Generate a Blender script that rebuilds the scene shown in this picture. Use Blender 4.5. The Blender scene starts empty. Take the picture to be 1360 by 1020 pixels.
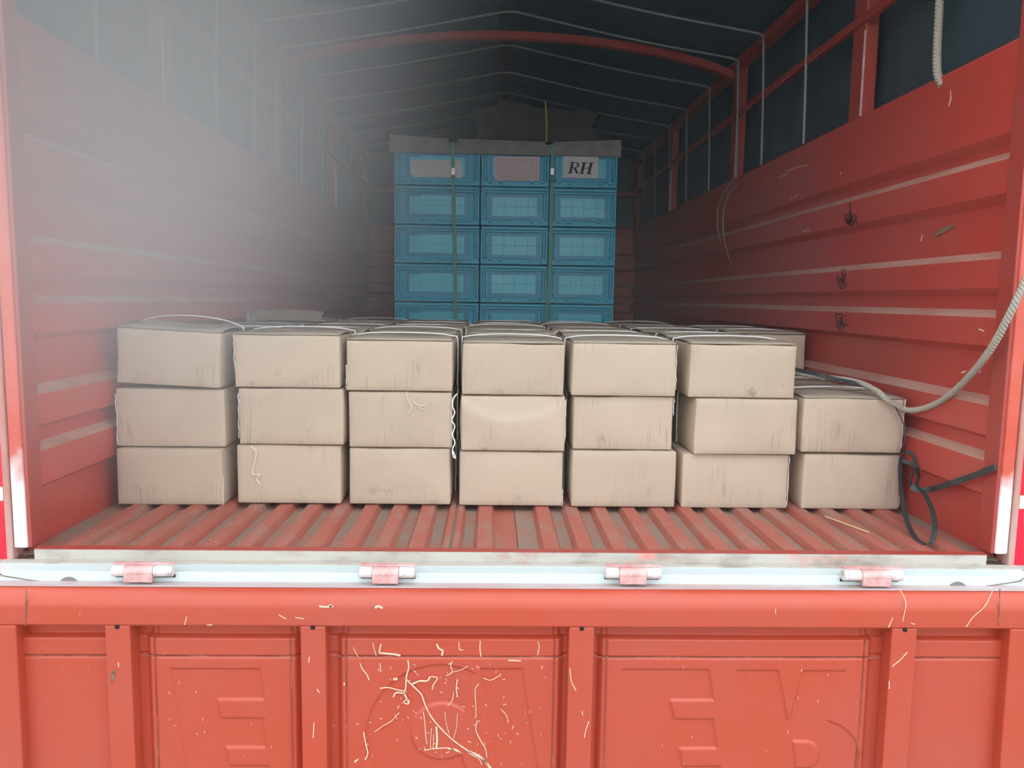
import bpy, bmesh, math, random
import numpy as np
from mathutils import Vector, Matrix, noise

random.seed(7)
S = bpy.context.scene
COL = S.collection

# ------------------------------------------------------------------ camera
F = 1020.0; PX, PY = 680.0, 510.0
CAM = Vector((-0.07154, -1.80057, 0.59974))
R = np.array([[0.99956535, -0.02532707, 0.015088],
              [-0.0122126, 0.11007535, 0.99384821],
              [-0.02683208, -0.9936005, 0.1097182]])      # columns: world axes seen from the camera
cd = bpy.data.cameras.new('camera'); cam = bpy.data.objects.new('camera', cd); COL.objects.link(cam)
cd.sensor_width = 36.0; cd.lens = 36.0 * F / 1360.0; cd.clip_start = 0.02
M = Matrix(R.T.tolist()).to_4x4(); M.translation = CAM
cam.matrix_world = M
S.camera = cam

# ------------------------------------------------------------------ world, light, exposure
w = bpy.data.worlds.new('overcast_sky'); S.world = w; w.use_nodes = True
nt = w.node_tree; nt.nodes.clear()
wo = nt.nodes.new('ShaderNodeOutputWorld'); bg = nt.nodes.new('ShaderNodeBackground')
tc = nt.nodes.new('ShaderNodeTexCoord'); sx = nt.nodes.new('ShaderNodeSeparateXYZ')
cr = nt.nodes.new('ShaderNodeValToRGB')
cr.color_ramp.elements[0].position = 0.0; cr.color_ramp.elements[0].color = (0.74, 0.75, 0.76, 1)
cr.color_ramp.elements[1].position = 0.75; cr.color_ramp.elements[1].color = (0.90, 0.95, 1.0, 1)
nt.links.new(tc.outputs['Generated'], sx.inputs[0]); nt.links.new(sx.outputs['Z'], cr.inputs[0])
nt.links.new(cr.outputs[0], bg.inputs[0]); bg.inputs[1].default_value = 1.9
nt.links.new(bg.outputs[0], wo.inputs[0])
sd = bpy.data.lights.new('sun_behind_cloud', 'SUN'); sd.energy = 0.2; sd.angle = math.radians(35); sd.color = (1.0, 0.97, 0.93)
so = bpy.data.objects.new('sun_behind_cloud', sd); COL.objects.link(so)
so.rotation_euler = Vector((-0.30, 1.0, -0.95)).to_track_quat('-Z', 'Y').to_euler()
vs = S.view_settings
vs.view_transform = 'Standard'; vs.look = 'None'; vs.gamma = 1.0; vs.use_curve_mapping = False
vs.exposure = 0.47


def ray(px, py):
    d = np.array([(px - PX) / F, -(py - PY) / F, -1.0]); return Vector((R.T @ d).tolist())


def at(px, py, ax, val):
    r = ray(px, py); t = (val - CAM[ax]) / r[ax]; return CAM + r * t

# ------------------------------------------------------------------ materials


def mat(name, col, rough=0.6, metal=0.0, col2=None, scale=6.0, lo=0.42, hi=0.62, bump=0.0, bscale=40.0,
        spec=0.5, col3=None, scale3=30.0, lo3=0.6, hi3=0.7, stretch=(1, 1, 1), rand=0.0, trans=0.0):
    m = bpy.data.materials.new(name); m.use_nodes = True
    n = m.node_tree; b = n.nodes['Principled BSDF']
    b.inputs['Base Color'].default_value = (*col, 1); b.inputs['Roughness'].default_value = rough
    b.inputs['Metallic'].default_value = metal; b.inputs['Specular IOR Level'].default_value = spec
    t = n.nodes.new('ShaderNodeTexCoord'); mp = n.nodes.new('ShaderNodeMapping')
    mp.inputs['Scale'].default_value = stretch
    n.links.new(t.outputs['Object'], mp.inputs[0])
    oi = n.nodes.new('ShaderNodeObjectInfo')
    ad = n.nodes.new('ShaderNodeVectorMath'); ad.operation = 'ADD'
    ml = n.nodes.new('ShaderNodeVectorMath'); ml.operation = 'SCALE'; ml.inputs[3].default_value = 9.0 if rand else 0.0
    cb = n.nodes.new('ShaderNodeCombineXYZ')
    for k in range(3): n.links.new(oi.outputs['Random'], cb.inputs[k])
    n.links.new(cb.outputs[0], ml.inputs[0]); n.links.new(mp.outputs[0], ad.inputs[0]); n.links.new(ml.outputs[0], ad.inputs[1])
    vec = ad.outputs[0]
    cur = None

    def layer(cur, c2, sc, a, bb, det=6.0):
        nz = n.nodes.new('ShaderNodeTexNoise'); nz.inputs['Scale'].default_value = sc; nz.inputs['Detail'].default_value = det
        nz.inputs['Roughness'].default_value = 0.65
        n.links.new(vec, nz.inputs['Vector'])
        mr = n.nodes.new('ShaderNodeMapRange'); mr.inputs[1].default_value = a; mr.inputs[2].default_value = bb
        n.links.new(nz.outputs[0], mr.inputs[0])
        mx = n.nodes.new('ShaderNodeMix'); mx.data_type = 'RGBA'
        n.links.new(mr.outputs[0], mx.inputs[0])
        if cur is None: mx.inputs[6].default_value = (*col, 1)
        else: n.links.new(cur, mx.inputs[6])
        mx.inputs[7].default_value = (*c2, 1)
        return mx.outputs[2]
    if col2: cur = layer(cur, col2, scale, lo, hi)
    if col3: cur = layer(cur, col3, scale3, lo3, hi3)
    if rand:
        hs = n.nodes.new('ShaderNodeHueSaturation')
        mr = n.nodes.new('ShaderNodeMapRange'); mr.inputs[3].default_value = 1 - rand; mr.inputs[4].default_value = 1 + rand
        n.links.new(oi.outputs['Random'], mr.inputs[0]); n.links.new(mr.outputs[0], hs.inputs['Value'])
        if cur is None: hs.inputs['Color'].default_value = (*col, 1)
        else: n.links.new(cur, hs.inputs['Color'])
        cur = hs.outputs[0]
    if cur is not None: n.links.new(cur, b.inputs['Base Color'])
    if bump:
        nz = n.nodes.new('ShaderNodeTexNoise'); nz.inputs['Scale'].default_value = bscale; nz.inputs['Detail'].default_value = 4
        n.links.new(vec, nz.inputs['Vector'])
        bp = n.nodes.new('ShaderNodeBump'); bp.inputs['Strength'].default_value = bump; bp.inputs['Distance'].default_value = 0.01
        n.links.new(nz.outputs[0], bp.inputs['Height']); n.links.new(bp.outputs[0], b.inputs['Normal'])
    if trans: b.inputs['Transmission Weight'].default_value = trans
    return m


RED = mat('red_paint', (0.50, 0.074, 0.037), 0.34, col2=(0.47, 0.092, 0.060), scale=2.2, lo=0.4, hi=0.7, bump=0.10, bscale=7,
          col3=(0.66, 0.30, 0.20), scale3=38, lo3=0.70, hi3=0.76)
REDW = mat('red_wall_paint', (0.53, 0.060, 0.041), 0.34, col2=(0.50, 0.085, 0.066), scale=3.0, lo=0.42, hi=0.72, bump=0.12, bscale=9,
           col3=(0.60, 0.24, 0.17), scale3=26, lo3=0.70, hi3=0.78, stretch=(1, 0.5, 1))
REDF = mat('red_frame_paint', (0.40, 0.055, 0.04), 0.42, col2=(0.36, 0.075, 0.06), scale=8, lo=0.45, hi=0.7)
LEDGE = mat('dusty_ledge', (0.50, 0.28, 0.22), 0.9, col2=(0.46, 0.17, 0.13), scale=14, lo=0.45, hi=0.7, stretch=(1, 0.3, 1))
RIB = mat('worn_red_floor', (0.43, 0.125, 0.090), 0.62, col2=(0.36, 0.20, 0.155), scale=14, lo=0.50, hi=0.66, bump=0.3, bscale=60, stretch=(1, 0.3, 1))
DIRT = mat('dirty_floor', (0.31, 0.225, 0.175), 0.9, col2=(0.40, 0.17, 0.13), scale=8, lo=0.46, hi=0.64, bump=0.5, bscale=120,
           col3=(0.19, 0.15, 0.12), scale3=60, lo3=0.6, hi3=0.68)
WHITE = mat('white_sill_paint', (0.62, 0.73, 0.74), 0.5, col2=(0.66, 0.70, 0.70), scale=18, lo=0.55, hi=0.75, col3=(0.22, 0.20, 0.19), scale3=55, lo3=0.71, hi3=0.75)
GRIME = mat('grimy_white_paint', (0.50, 0.48, 0.43), 0.7, col2=(0.36, 0.31, 0.27), scale=16, lo=0.48, hi=0.66, col3=(0.72, 0.30, 0.26), scale3=9, lo3=0.60, hi3=0.72, stretch=(0.5, 1, 1))
PINKM = mat('faded_pink_paint', (0.62, 0.30, 0.29), 0.6, col2=(0.70, 0.50, 0.48), scale=25, lo=0.45, hi=0.65)
STEEL = mat('pale_pin_paint', (0.72, 0.68, 0.66), 0.5, col2=(0.45, 0.40, 0.38), scale=60, lo=0.5, hi=0.65)
LIP = mat('worn_lip_paint', (0.52, 0.44, 0.44), 0.45, col2=(0.50, 0.30, 0.28), scale=8, lo=0.45, hi=0.7, stretch=(0.4, 1, 1))
BLACK = mat('black_hole_and_shadow', (0.012, 0.010, 0.010), 0.9)
TARP = mat('tarpaulin_cloth', (0.055, 0.085, 0.10), 0.45, col2=(0.075, 0.115, 0.13), scale=4, lo=0.4, hi=0.7, bump=0.5, bscale=6)
_n = TARP.node_tree; _o = [q for q in _n.nodes if q.type == 'OUTPUT_MATERIAL'][0]; _p = _n.nodes['Principled BSDF']
_t = _n.nodes.new('ShaderNodeBsdfTranslucent'); _t.inputs[0].default_value = (0.055, 0.15, 0.20, 1); _x = _n.nodes.new('ShaderNodeMixShader'); _x.inputs[0].default_value = 0.18
_n.links.new(_p.outputs[0], _x.inputs[1]); _n.links.new(_t.outputs[0], _x.inputs[2]); _n.links.new(_x.outputs[0], _o.inputs[0])
ROPE = mat('pale_rope', (0.42, 0.38, 0.31), 0.85, col2=(0.38, 0.35, 0.30), scale=60, lo=0.45, hi=0.6)
CORD = mat('pale_cord', (0.27, 0.31, 0.29), 0.7)
SCUFF = mat('scratch_metal', (0.78, 0.60, 0.42), 0.7, col2=(0.62, 0.50, 0.38), scale=60)
RUST = mat('rust', (0.16, 0.09, 0.05), 0.9, col2=(0.28, 0.20, 0.14), scale=80)
INK = mat('dark_mark_ink', (0.10, 0.035, 0.03), 0.8)
STRAPB = mat('black_webbing', (0.030, 0.036, 0.037), 0.45, col2=(0.055, 0.066, 0.066), scale=30)
BAND = mat('white_plastic_band', (0.90, 0.91, 0.90), 0.35)
THREAD = mat('pale_thread', (0.85, 0.78, 0.64), 0.7)
BLUE = mat('blue_crate_plastic', (0.02, 0.66, 0.95), 0.4, col2=(0.04, 0.56, 0.80), scale=5, lo=0.4, hi=0.7, rand=0.05)
BLUED = mat('deep_blue_crate_plastic', (0.005, 0.38, 0.66), 0.3)
BLUEL = mat('light_blue_crate_plastic', (0.05, 0.74, 0.97), 0.25, col2=(0.09, 0.78, 0.97), scale=4, lo=0.4, hi=0.6, rand=0.06)
SEAM = mat('seam_shade', (0.27, 0.085, 0.062), 0.85, col2=(0.42, 0.16, 0.12), scale=30, lo=0.5, hi=0.62)  # dark tone standing for shade in the tailgate grooves
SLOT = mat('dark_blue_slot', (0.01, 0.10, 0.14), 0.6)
FELT = mat('grey_lid', (0.30, 0.30, 0.28), 0.9, col2=(0.36, 0.36, 0.33), scale=12, bump=0.3, bscale=80)
BUNDLE = mat('dark_bundle_wrap', (0.05, 0.052, 0.05), 0.8, col2=(0.075, 0.075, 0.07), scale=6, bump=0.3, bscale=20)
GREEN = mat('green_strap', (0.10, 0.42, 0.30), 0.45)
GREEND = mat('dark_green_strap', (0.02, 0.22, 0.12), 0.45)
CHROME = mat('shiny_buckle', (0.85, 0.87, 0.87), 0.3, metal=0.3)
PAPER = mat('paper', (0.93, 0.94, 0.93), 0.7, col2=(0.86, 0.88, 0.87), scale=9)
PAPERP = mat('pink_paper', (0.88, 0.80, 0.82), 0.7)
GREYINK = mat('grey_print', (0.34, 0.34, 0.34), 0.8)
REDINK = mat('red_print', (0.62, 0.12, 0.14), 0.8)
BLKINK = mat('black_print', (0.02, 0.02, 0.02), 0.6)
YEL = mat('yellow_strap', (0.45, 0.45, 0.10), 0.6)
WOOD = mat('pallet_wood', (0.33, 0.22, 0.13), 0.8, col2=(0.24, 0.16, 0.10), scale=10, stretch=(0.2, 1, 1))
STRAW = mat('straw', (0.70, 0.52, 0.28), 0.8)
GROUND = mat('asphalt', (0.26, 0.26, 0.25), 0.9, col2=(0.21, 0.21, 0.20), scale=3)
PLATER = mat('red_reflector', (0.85, 0.012, 0.045), 0.3)
PLATEW = mat('white_reflector', (0.85, 0.85, 0.85), 0.3)


def cardboard(name='cardboard'):
    m = mat(name, (0.540, 0.445, 0.345), 0.82, col2=(0.485, 0.400, 0.310), scale=3.5, lo=0.42, hi=0.68,
            rand=0.045, spec=0.2)
    n = m.node_tree; b = n.nodes['Principled BSDF']
    base = b.inputs['Base Color'].links[0].from_socket
    t = n.nodes.new('ShaderNodeTexCoord')
    # fine flutes of the corrugated board
    mp = n.nodes.new('ShaderNodeMapping'); mp.inputs['Scale'].default_value = (420, 3, 3)
    n.links.new(t.outputs['Object'], mp.inputs[0])
    nz = n.nodes.new('ShaderNodeTexNoise'); nz.inputs['Scale'].default_value = 1.0; nz.inputs['Detail'].default_value = 1
    n.links.new(mp.outputs[0], nz.inputs['Vector'])
    bp = n.nodes.new('ShaderNodeBump'); bp.inputs['Strength'].default_value = 0.22; bp.inputs['Distance'].default_value = 0.0012
    n.links.new(nz.outputs[0], bp.inputs['Height']); n.links.new(bp.outputs[0], b.inputs['Normal'])
    # handling dirt: blotches, commoner near the bottom edge
    oi = n.nodes.new('ShaderNodeObjectInfo')
    ad = n.nodes.new('ShaderNodeVectorMath'); ad.operation = 'ADD'
    cb = n.nodes.new('ShaderNodeCombineXYZ'); mm = n.nodes.new('ShaderNodeMath'); mm.operation = 'MULTIPLY'; mm.inputs[1].default_value = 17
    n.links.new(oi.outputs['Random'], mm.inputs[0]); n.links.new(mm.outputs[0], cb.inputs[0]); n.links.new(mm.outputs[0], cb.inputs[1])
    n.links.new(t.outputs['Object'], ad.inputs[0]); n.links.new(cb.outputs[0], ad.inputs[1])
    d = n.nodes.new('ShaderNodeTexNoise'); d.inputs['Scale'].default_value = 13; d.inputs['Detail'].default_value = 7; d.inputs['Roughness'].default_value = 0.7
    n.links.new(ad.outputs[0], d.inputs['Vector'])
    sp = n.nodes.new('ShaderNodeSeparateXYZ'); n.links.new(t.outputs['Object'], sp.inputs[0])
    z = n.nodes.new('ShaderNodeMapRange'); z.inputs[1].default_value = 0.0; z.inputs[2].default_value = 0.09
    z.inputs[3].default_value = 0.10; z.inputs[4].default_value = 0.0
    n.links.new(sp.outputs['Z'], z.inputs[0])
    sm = n.nodes.new('ShaderNodeMath'); sm.operation = 'ADD'; n.links.new(d.outputs[0], sm.inputs[0]); n.links.new(z.outputs[0], sm.inputs[1])
    r = n.nodes.new('ShaderNodeMapRange'); r.inputs[1].default_value = 0.66; r.inputs[2].default_value = 0.80; r.inputs[4].default_value = 0.75
    n.links.new(sm.outputs[0], r.inputs[0])
    # rubbed flutes: short dark upright streaks where the board was scuffed
    m2 = n.nodes.new('ShaderNodeMapping'); m2.inputs['Scale'].default_value = (170, 8, 9); n.links.new(ad.outputs[0], m2.inputs[0])
    n2 = n.nodes.new('ShaderNodeTexNoise'); n2.inputs['Scale'].default_value = 1.0; n2.inputs['Detail'].default_value = 2; n.links.new(m2.outputs[0], n2.inputs['Vector'])
    r2 = n.nodes.new('ShaderNodeMapRange'); r2.inputs[1].default_value = 0.50; r2.inputs[2].default_value = 0.66; n.links.new(n2.outputs[0], r2.inputs[0])
    n3 = n.nodes.new('ShaderNodeTexNoise'); n3.inputs['Scale'].default_value = 9; n3.inputs['Detail'].default_value = 2
    a3 = n.nodes.new('ShaderNodeVectorMath'); a3.operation = 'ADD'; a3.inputs[1].default_value = (3.1, 5.2, 1.7); n.links.new(ad.outputs[0], a3.inputs[0]); n.links.new(a3.outputs[0], n3.inputs['Vector'])
    s3 = n.nodes.new('ShaderNodeMath'); s3.operation = 'ADD'; n.links.new(n3.outputs[0], s3.inputs[0]); n.links.new(z.outputs[0], s3.inputs[1])
    r3 = n.nodes.new('ShaderNodeMapRange'); r3.inputs[1].default_value = 0.58; r3.inputs[2].default_value = 0.68; r3.inputs[4].default_value = 0.34; n.links.new(s3.outputs[0], r3.inputs[0])
    p3 = n.nodes.new('ShaderNodeMath'); p3.operation = 'MULTIPLY'; n.links.new(r2.outputs[0], p3.inputs[0]); n.links.new(r3.outputs[0], p3.inputs[1])
    q3 = n.nodes.new('ShaderNodeMath'); q3.operation = 'MAXIMUM'; n.links.new(r.outputs[0], q3.inputs[0]); n.links.new(p3.outputs[0], q3.inputs[1])
    mx = n.nodes.new('ShaderNodeMix'); mx.data_type = 'RGBA'; n.links.new(q3.outputs[0], mx.inputs[0])
    n.links.new(base, mx.inputs[6]); mx.inputs[7].default_value = (0.24, 0.195, 0.145, 1)
    n.links.new(mx.outputs[2], b.inputs['Base Color'])
    return m


CARD = cardboard()
CARDT = mat('dusty_cardboard_flap', (0.40, 0.345, 0.27), 0.9, col2=(0.34, 0.30, 0.24), scale=9, rand=0.06, spec=0.2)


def worn_post():
    m = mat('red_post_worn_to_white', (0.60, 0.085, 0.05), 0.45, col2=(0.62, 0.13, 0.09), scale=5)
    n = m.node_tree; b = n.nodes['Principled BSDF']; base = b.inputs['Base Color'].links[0].from_socket
    g = n.nodes.new('ShaderNodeNewGeometry'); sp = n.nodes.new('ShaderNodeSeparateXYZ'); n.links.new(g.outputs['Position'], sp.inputs[0])
    nz = n.nodes.new('ShaderNodeTexNoise'); nz.inputs['Scale'].default_value = 14; nz.inputs['Detail'].default_value = 3; n.links.new(g.outputs['Position'], nz.inputs['Vector'])
    ms = n.nodes.new('ShaderNodeMath'); ms.operation = 'MULTIPLY_ADD'; ms.inputs[1].default_value = 0.16
    n.links.new(nz.outputs[0], ms.inputs[0]); n.links.new(sp.outputs['Z'], ms.inputs[2])
    r = n.nodes.new('ShaderNodeMapRange'); r.inputs[1].default_value = 0.31; r.inputs[2].default_value = 0.24
    n.links.new(ms.outputs[0], r.inputs[0])
    mx = n.nodes.new('ShaderNodeMix'); mx.data_type = 'RGBA'; n.links.new(r.outputs[0], mx.inputs[0])
    n.links.new(base, mx.inputs[6]); mx.inputs[7].default_value = (0.80, 0.80, 0.82, 1)
    n.links.new(mx.outputs[2], b.inputs['Base Color'])
    return m


POSTW = worn_post()

# ------------------------------------------------------------------ mesh builder


def wloc(o):
    v = Vector((0, 0, 0))
    while o is not None: v += o.location; o = o.parent
    return v


class MB:
    def __init__(s): s.v = []; s.f = []; s.mi = []; s.cur = 0

    def add(s, vs, fs):
        k = len(s.v); s.v += [tuple(v) for v in vs]; s.f += [tuple(i + k for i in f) for f in fs]; s.mi += [s.cur] * len(fs)
        return s

    def box(s, x0, x1, y0, y1, z0, z1):
        v = [(x0, y0, z0), (x1, y0, z0), (x1, y1, z0), (x0, y1, z0), (x0, y0, z1), (x1, y0, z1), (x1, y1, z1), (x0, y1, z1)]
        return s.add(v, [(0, 3, 2, 1), (4, 5, 6, 7), (0, 1, 5, 4), (1, 2, 6, 5), (2, 3, 7, 6), (3, 0, 4, 7)])

    def extrude(s, poly, axis, a, b):
        """poly: 2D points in the plane of the two other axes; extruded along axis from a to b"""
        def P(p, t):
            if axis == 0: return (t, p[0], p[1])
            if axis == 1: return (p[0], t, p[1])
            return (p[0], p[1], t)
        n = len(poly); v = [P(p, a) for p in poly] + [P(p, b) for p in poly]
        f = [tuple(range(n)), tuple(range(2 * n - 1, n - 1, -1))] + [(i, i + n, (i + 1) % n + n, (i + 1) % n) for i in range(n)]
        return s.add(v, f)

    def tube(s, pts, r, seg=8, cap=True):
        pts = [Vector(p) for p in pts]; n = len(pts); vs = []; fs = []
        up = None
        for i, p in enumerate(pts):
            t = (pts[min(i + 1, n - 1)] - pts[max(i - 1, 0)]).normalized()
            if up is None:
                up = Vector((0, 0, 1)) if abs(t.z) < 0.9 else Vector((1, 0, 0))
            a = t.cross(up).normalized(); b = a.cross(t).normalized(); up = b
            rr = r[i] if isinstance(r, (list, tuple)) else r
            for k in range(seg):
                q = 2 * math.pi * k / seg; vs.append(p + a * math.cos(q) * rr + b * math.sin(q) * rr)
        for i in range(n - 1):
            for k in range(seg):
                fs.append((i * seg + k, i * seg + (k + 1) % seg, (i + 1) * seg + (k + 1) % seg, (i + 1) * seg + k))
        if cap: fs += [tuple(range(seg - 1, -1, -1)), tuple(range((n - 1) * seg, n * seg))]
        return s.add(vs, fs)

    def ribbon(s, pts, wdir, wd, th=0.001):
        """flat band; wdir is one vector, or one per point (width direction)"""
        pts = [Vector(p) for p in pts]; n = len(pts); vs = []; fs = []
        for i, p in enumerate(pts):
            t = (pts[min(i + 1, n - 1)] - pts[max(i - 1, 0)]).normalized()
            wv = Vector(wdir[i] if isinstance(wdir, list) else wdir)
            wv = (wv - t * wv.dot(t)).normalized(); nn = t.cross(wv).normalized()
            for a, b in ((-1, -1), (1, -1), (1, 1), (-1, 1)): vs.append(p + wv * a * wd / 2 + nn * b * th / 2)
        for i in range(n - 1):
            for k in range(4):
                fs.append((i * 4 + k, i * 4 + (k + 1) % 4, (i + 1) * 4 + (k + 1) % 4, (i + 1) * 4 + k))
        fs += [(3, 2, 1, 0), tuple(range(4 * n - 4, 4 * n))]
        return s.add(vs, fs)

    def build(s, name, mats, parent=None, origin=None, bev=0.0, smooth=False, seg=2, autosmooth=None):
        off = wloc(parent) if parent is not None else Vector(origin or (0, 0, 0))
        me = bpy.data.meshes.new(name); me.from_pydata([tuple(Vector(v) - off) for v in s.v], [], s.f)
        mats = mats if isinstance(mats, (list, tuple)) else [mats]
        for m in mats: me.materials.append(m)
        for p, k in zip(me.polygons, s.mi): p.material_index = k
        b = bmesh.new(); b.from_mesh(me); bmesh.ops.recalc_face_normals(b, faces=b.faces); b.to_mesh(me); b.free()
        if smooth:
            for p in me.polygons: p.use_smooth = True
        me.update()
        o = bpy.data.objects.new(name, me); COL.objects.link(o)
        if parent is not None: o.parent = parent
        else: o.location = off
        if bev:
            md = o.modifiers.new('bevel', 'BEVEL'); md.width = bev; md.segments = seg; md.limit_method = 'ANGLE'; md.angle_limit = math.radians(35)
            md.harden_normals = False
        return o


def empty(name, loc):
    o = bpy.data.objects.new(name, None); COL.objects.link(o); o.location = loc; o.empty_display_size = 0.05; return o


def tag(o, label=None, cat=None, group=None, kind=None):
    if label: o['label'] = label
    if cat: o['category'] = cat
    if group: o['group'] = group
    if kind: o['kind'] = kind
    return o


def spline(pts, n=8):
    """Catmull-Rom through pts"""
    P = [Vector(p) for p in pts]; P = [P[0] * 2 - P[1]] + P + [P[-1] * 2 - P[-2]]; out = []
    for i in range(1, len(P) - 2):
        for k in range(n):
            t = k / n; a, b, c, d = P[i - 1], P[i], P[i + 1], P[i + 2]
            out.append(0.5 * ((2 * b) + (c - a) * t + (2 * a - 5 * b + 4 * c - d) * t * t + (3 * b - a - 3 * c + d) * t ** 3))
    out.append(P[-2]); return out


def resample(pts, step):
    out = [pts[0]]; acc = 0
    for a, b in zip(pts, pts[1:]):
        L = (b - a).length; 
        if L == 0: continue
        t = step - acc
        while t <= L: out.append(a.lerp(b, t / L)); t += step
        acc = (acc + L) % step
    out.append(pts[-1]); return out


def twisted(mb, pts, r, pitch, strands=3):
    """a laid rope: helical strands around the path"""
    pts = resample(pts, pitch / 8.0); n = len(pts); up = None; fr = []
    for i, p in enumerate(pts):
        t = (pts[min(i + 1, n - 1)] - pts[max(i - 1, 0)]).normalized()
        if up is None: up = Vector((0, 0, 1)) if abs(t.z) < 0.9 else Vector((0, 1, 0))
        a = t.cross(up).normalized(); b = a.cross(t).normalized(); up = b; fr.append((p, a, b))
    for s_ in range(strands):
        q0 = 2 * math.pi * s_ / strands
        line = [p + (a * math.cos(q0 + i * 2 * math.pi / 8) + b * math.sin(q0 + i * 2 * math.pi / 8)) * r * 0.55 for i, (p, a, b) in enumerate(fr)]
        mb.tube(line, r * 0.50, 6)


# ------------------------------------------------------------------ setting: ground
W = 1.15; WO = 1.178; ZT = 1.226; YF = 5.0
g = MB().box(-30, 30, -30, 30, -1.3, -1.2).build('ground', GROUND); tag(g, 'grey asphalt ground under the truck', kind='structure')

# floor: ribbed steel deck, two sheets meeting at a seam
prof = []; top = []
ribs = [-0.084 - 0.0825 * k for k in range(12, -1, -1)] + [0.080 + 0.0838 * k for k in range(13)]
H = 0.017; fb = MB()
z0 = -H
segs = []; x = -1.2
for i, c in enumerate(ribs):
    a, b, c1, d = c - 0.027, c - 0.018, c + 0.018, c + 0.027
    segs += [(x, a, z0, z0, 1), (a, b, z0, 0.0, 0)]
    if i == 11:
        segs += [(b, c - 0.005, 0, 0, 0), (c - 0.005, c - 0.002, 0, -0.006, 1), (c - 0.002, c + 0.002, -0.006, -0.006, 1), (c + 0.002, c + 0.005, -0.006, 0, 1), (c + 0.005, c1, 0, 0, 0)]
    else: segs += [(b, c1, 0, 0, 0)]
    segs += [(c1, d, 0.0, z0, 0)]; x = d
    if i == 12:
        segs += [(x, -0.0015, z0, z0, 0), (-0.0015, 0.0, z0, z0 - 0.004, 1), (0.0, 0.0015, z0 - 0.004, z0, 1)]; x = 0.0015
segs += [(x, 1.2, z0, z0, 1)]
for xa, xb, za, zb, mi in segs:
    fb.cur = mi; fb.add([(xa, -0.012, za), (xb, -0.012, zb), (xb, YF, zb), (xa, YF, za)], [(0, 1, 2, 3)])
fb.cur = 0; fb.box(-1.2, 1.2, -0.01, YF, -0.06, -0.03)
floor = fb.build('floor', [RIB, DIRT]); tag(floor, 'ribbed red steel deck of the truck bed, dusty between its ribs', kind='structure')

# side and front walls: pressed sheet, ledges dusty
Z = [(ZT - 0.03, 1.012, 'p'), (0.990, 0.972, 'r'), (0.950, 0.870, 'p'), (0.848, 0.735, 'r'), (0.715, 0.645, 'p'), (0.627, 0.592, 'r'),
     (0.573, 0.503, 'p'), (0.487, 0.378, 'r'), (0.357, 0.284, 'p'), (0.270, 0.238, 'r'), (0.220, 0.138, 'p'), (0.124, -0.02, 'r')]
pts = []
for a, b, k in Z:
    d = 0.0 if k == 'p' else 0.026
    pts += [(a, d), (b, d)]


def wall(name, side):
    mb = MB()
    y0, y1 = 0.012, YF
    if side == 'front':
        def P(t, z, d): return (t, YF - 0.02 + d - 0.006, z)
        t0, t1 = -1.18, 1.18
    else:
        sg = -1 if side == 'left' else 1
        def P(t, z, d): return (sg * (W + d), t, z)
        t0, t1 = y0, y1
    for i in range(len(pts) - 1):
        (za, da), (zb, db) = pts[i], pts[i + 1]
        mb.cur = 1 if db < da else 0
        mb.add([P(t0, za, da), P(t1, za, da), P(t1, zb, db), P(t0, zb, db)], [(0, 1, 2, 3)])
    mb.cur = 0
    mb.add([P(t0, ZT - 0.03, 0.034), P(t1, ZT - 0.03, 0.034), P(t1, -0.02, 0.034), P(t0, -0.02, 0.034)], [(0, 1, 2, 3)])
    o = mb.build(name, [REDW, LEDGE])
    return o


wl = tag(wall('wall_left', 'left'), 'corrugated red steel side wall left of the cartons', kind='structure')
wr = tag(wall('wall_right', 'right'), 'corrugated red steel side wall on the right behind the rope', kind='structure')
wf = tag(wall('wall_front', 'front'), 'corrugated steel headboard in the dark behind the blue crates', kind='structure')
for sg, p in ((-1, wl), (1, wr)):
    a, b = sorted((sg * (W - 0.001), sg * (W + 0.052)))
    MB().box(a, b, 0.012, YF, ZT - 0.055, ZT).build('top_rail', REDW, p, bev=0.006)
MB().box(-1.14, 1.14, YF - 0.05, YF + 0.02, ZT - 0.05, ZT).build('top_rail', REDW, wf, bev=0.005)

# marks on the right wall
mk = MB()


def stroke(mb, pl, wd, px_plane=(0, W - 0.002)):
    for seg in pl:
        q = [at(x, y, *px_plane) for x, y in seg]
        mb.ribbon(q, (0, 0, 1) if abs((q[-1] - q[0]).normalized().z) < 0.7 else (0, 1, 0), wd, 0.0012)


stroke(mk, [[(1129, 268), (1129, 280), (1128, 291)], [(1123, 286), (1124, 294), (1130, 299), (1136, 293), (1137, 285)], [(1128, 280), (1132, 290), (1128, 296)], [(1125, 297), (1131, 292)]], 0.009)
stroke(mk, [[(1118, 358), (1119, 370), (1117, 380)], [(1112, 366), (1117, 384), (1125, 378)], [(1123, 362), (1122, 374)]], 0.007)
stroke(mk, [[(1110, 417), (1112, 432), (1116, 440)], [(1110, 418), (1118, 417), (1118, 434)], [(1114, 426), (1120, 430)], [(1124, 424), (1121, 434), (1127, 430)]], 0.006)
for cx_, cy_, n_b, rx_, ry_ in ((1129, 288, 26, 8, 12), (1118, 370, 22, 6, 10), (1116, 428, 26, 8, 11)):
    for _ in range(n_b):
        x_, y_ = cx_ + random.gauss(0, rx_ * .5), cy_ + random.gauss(0, ry_ * .5)
        stroke(mk, [[(x_, y_), (x_ + random.uniform(-2, 2), y_ + random.uniform(1, 4))]], random.uniform(0.002, 0.006))
tag(mk.build('painted_mark', INK, wr), 'smudged dark stencil marks')
rc = MB(); q = [at(x, y, 0, W + 0.0235) for x, y in [(1240, 313), (1246, 304), (1256, 302), (1264, 299), (1269, 301), (1262, 305), (1254, 308), (1244, 315)]]
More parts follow.
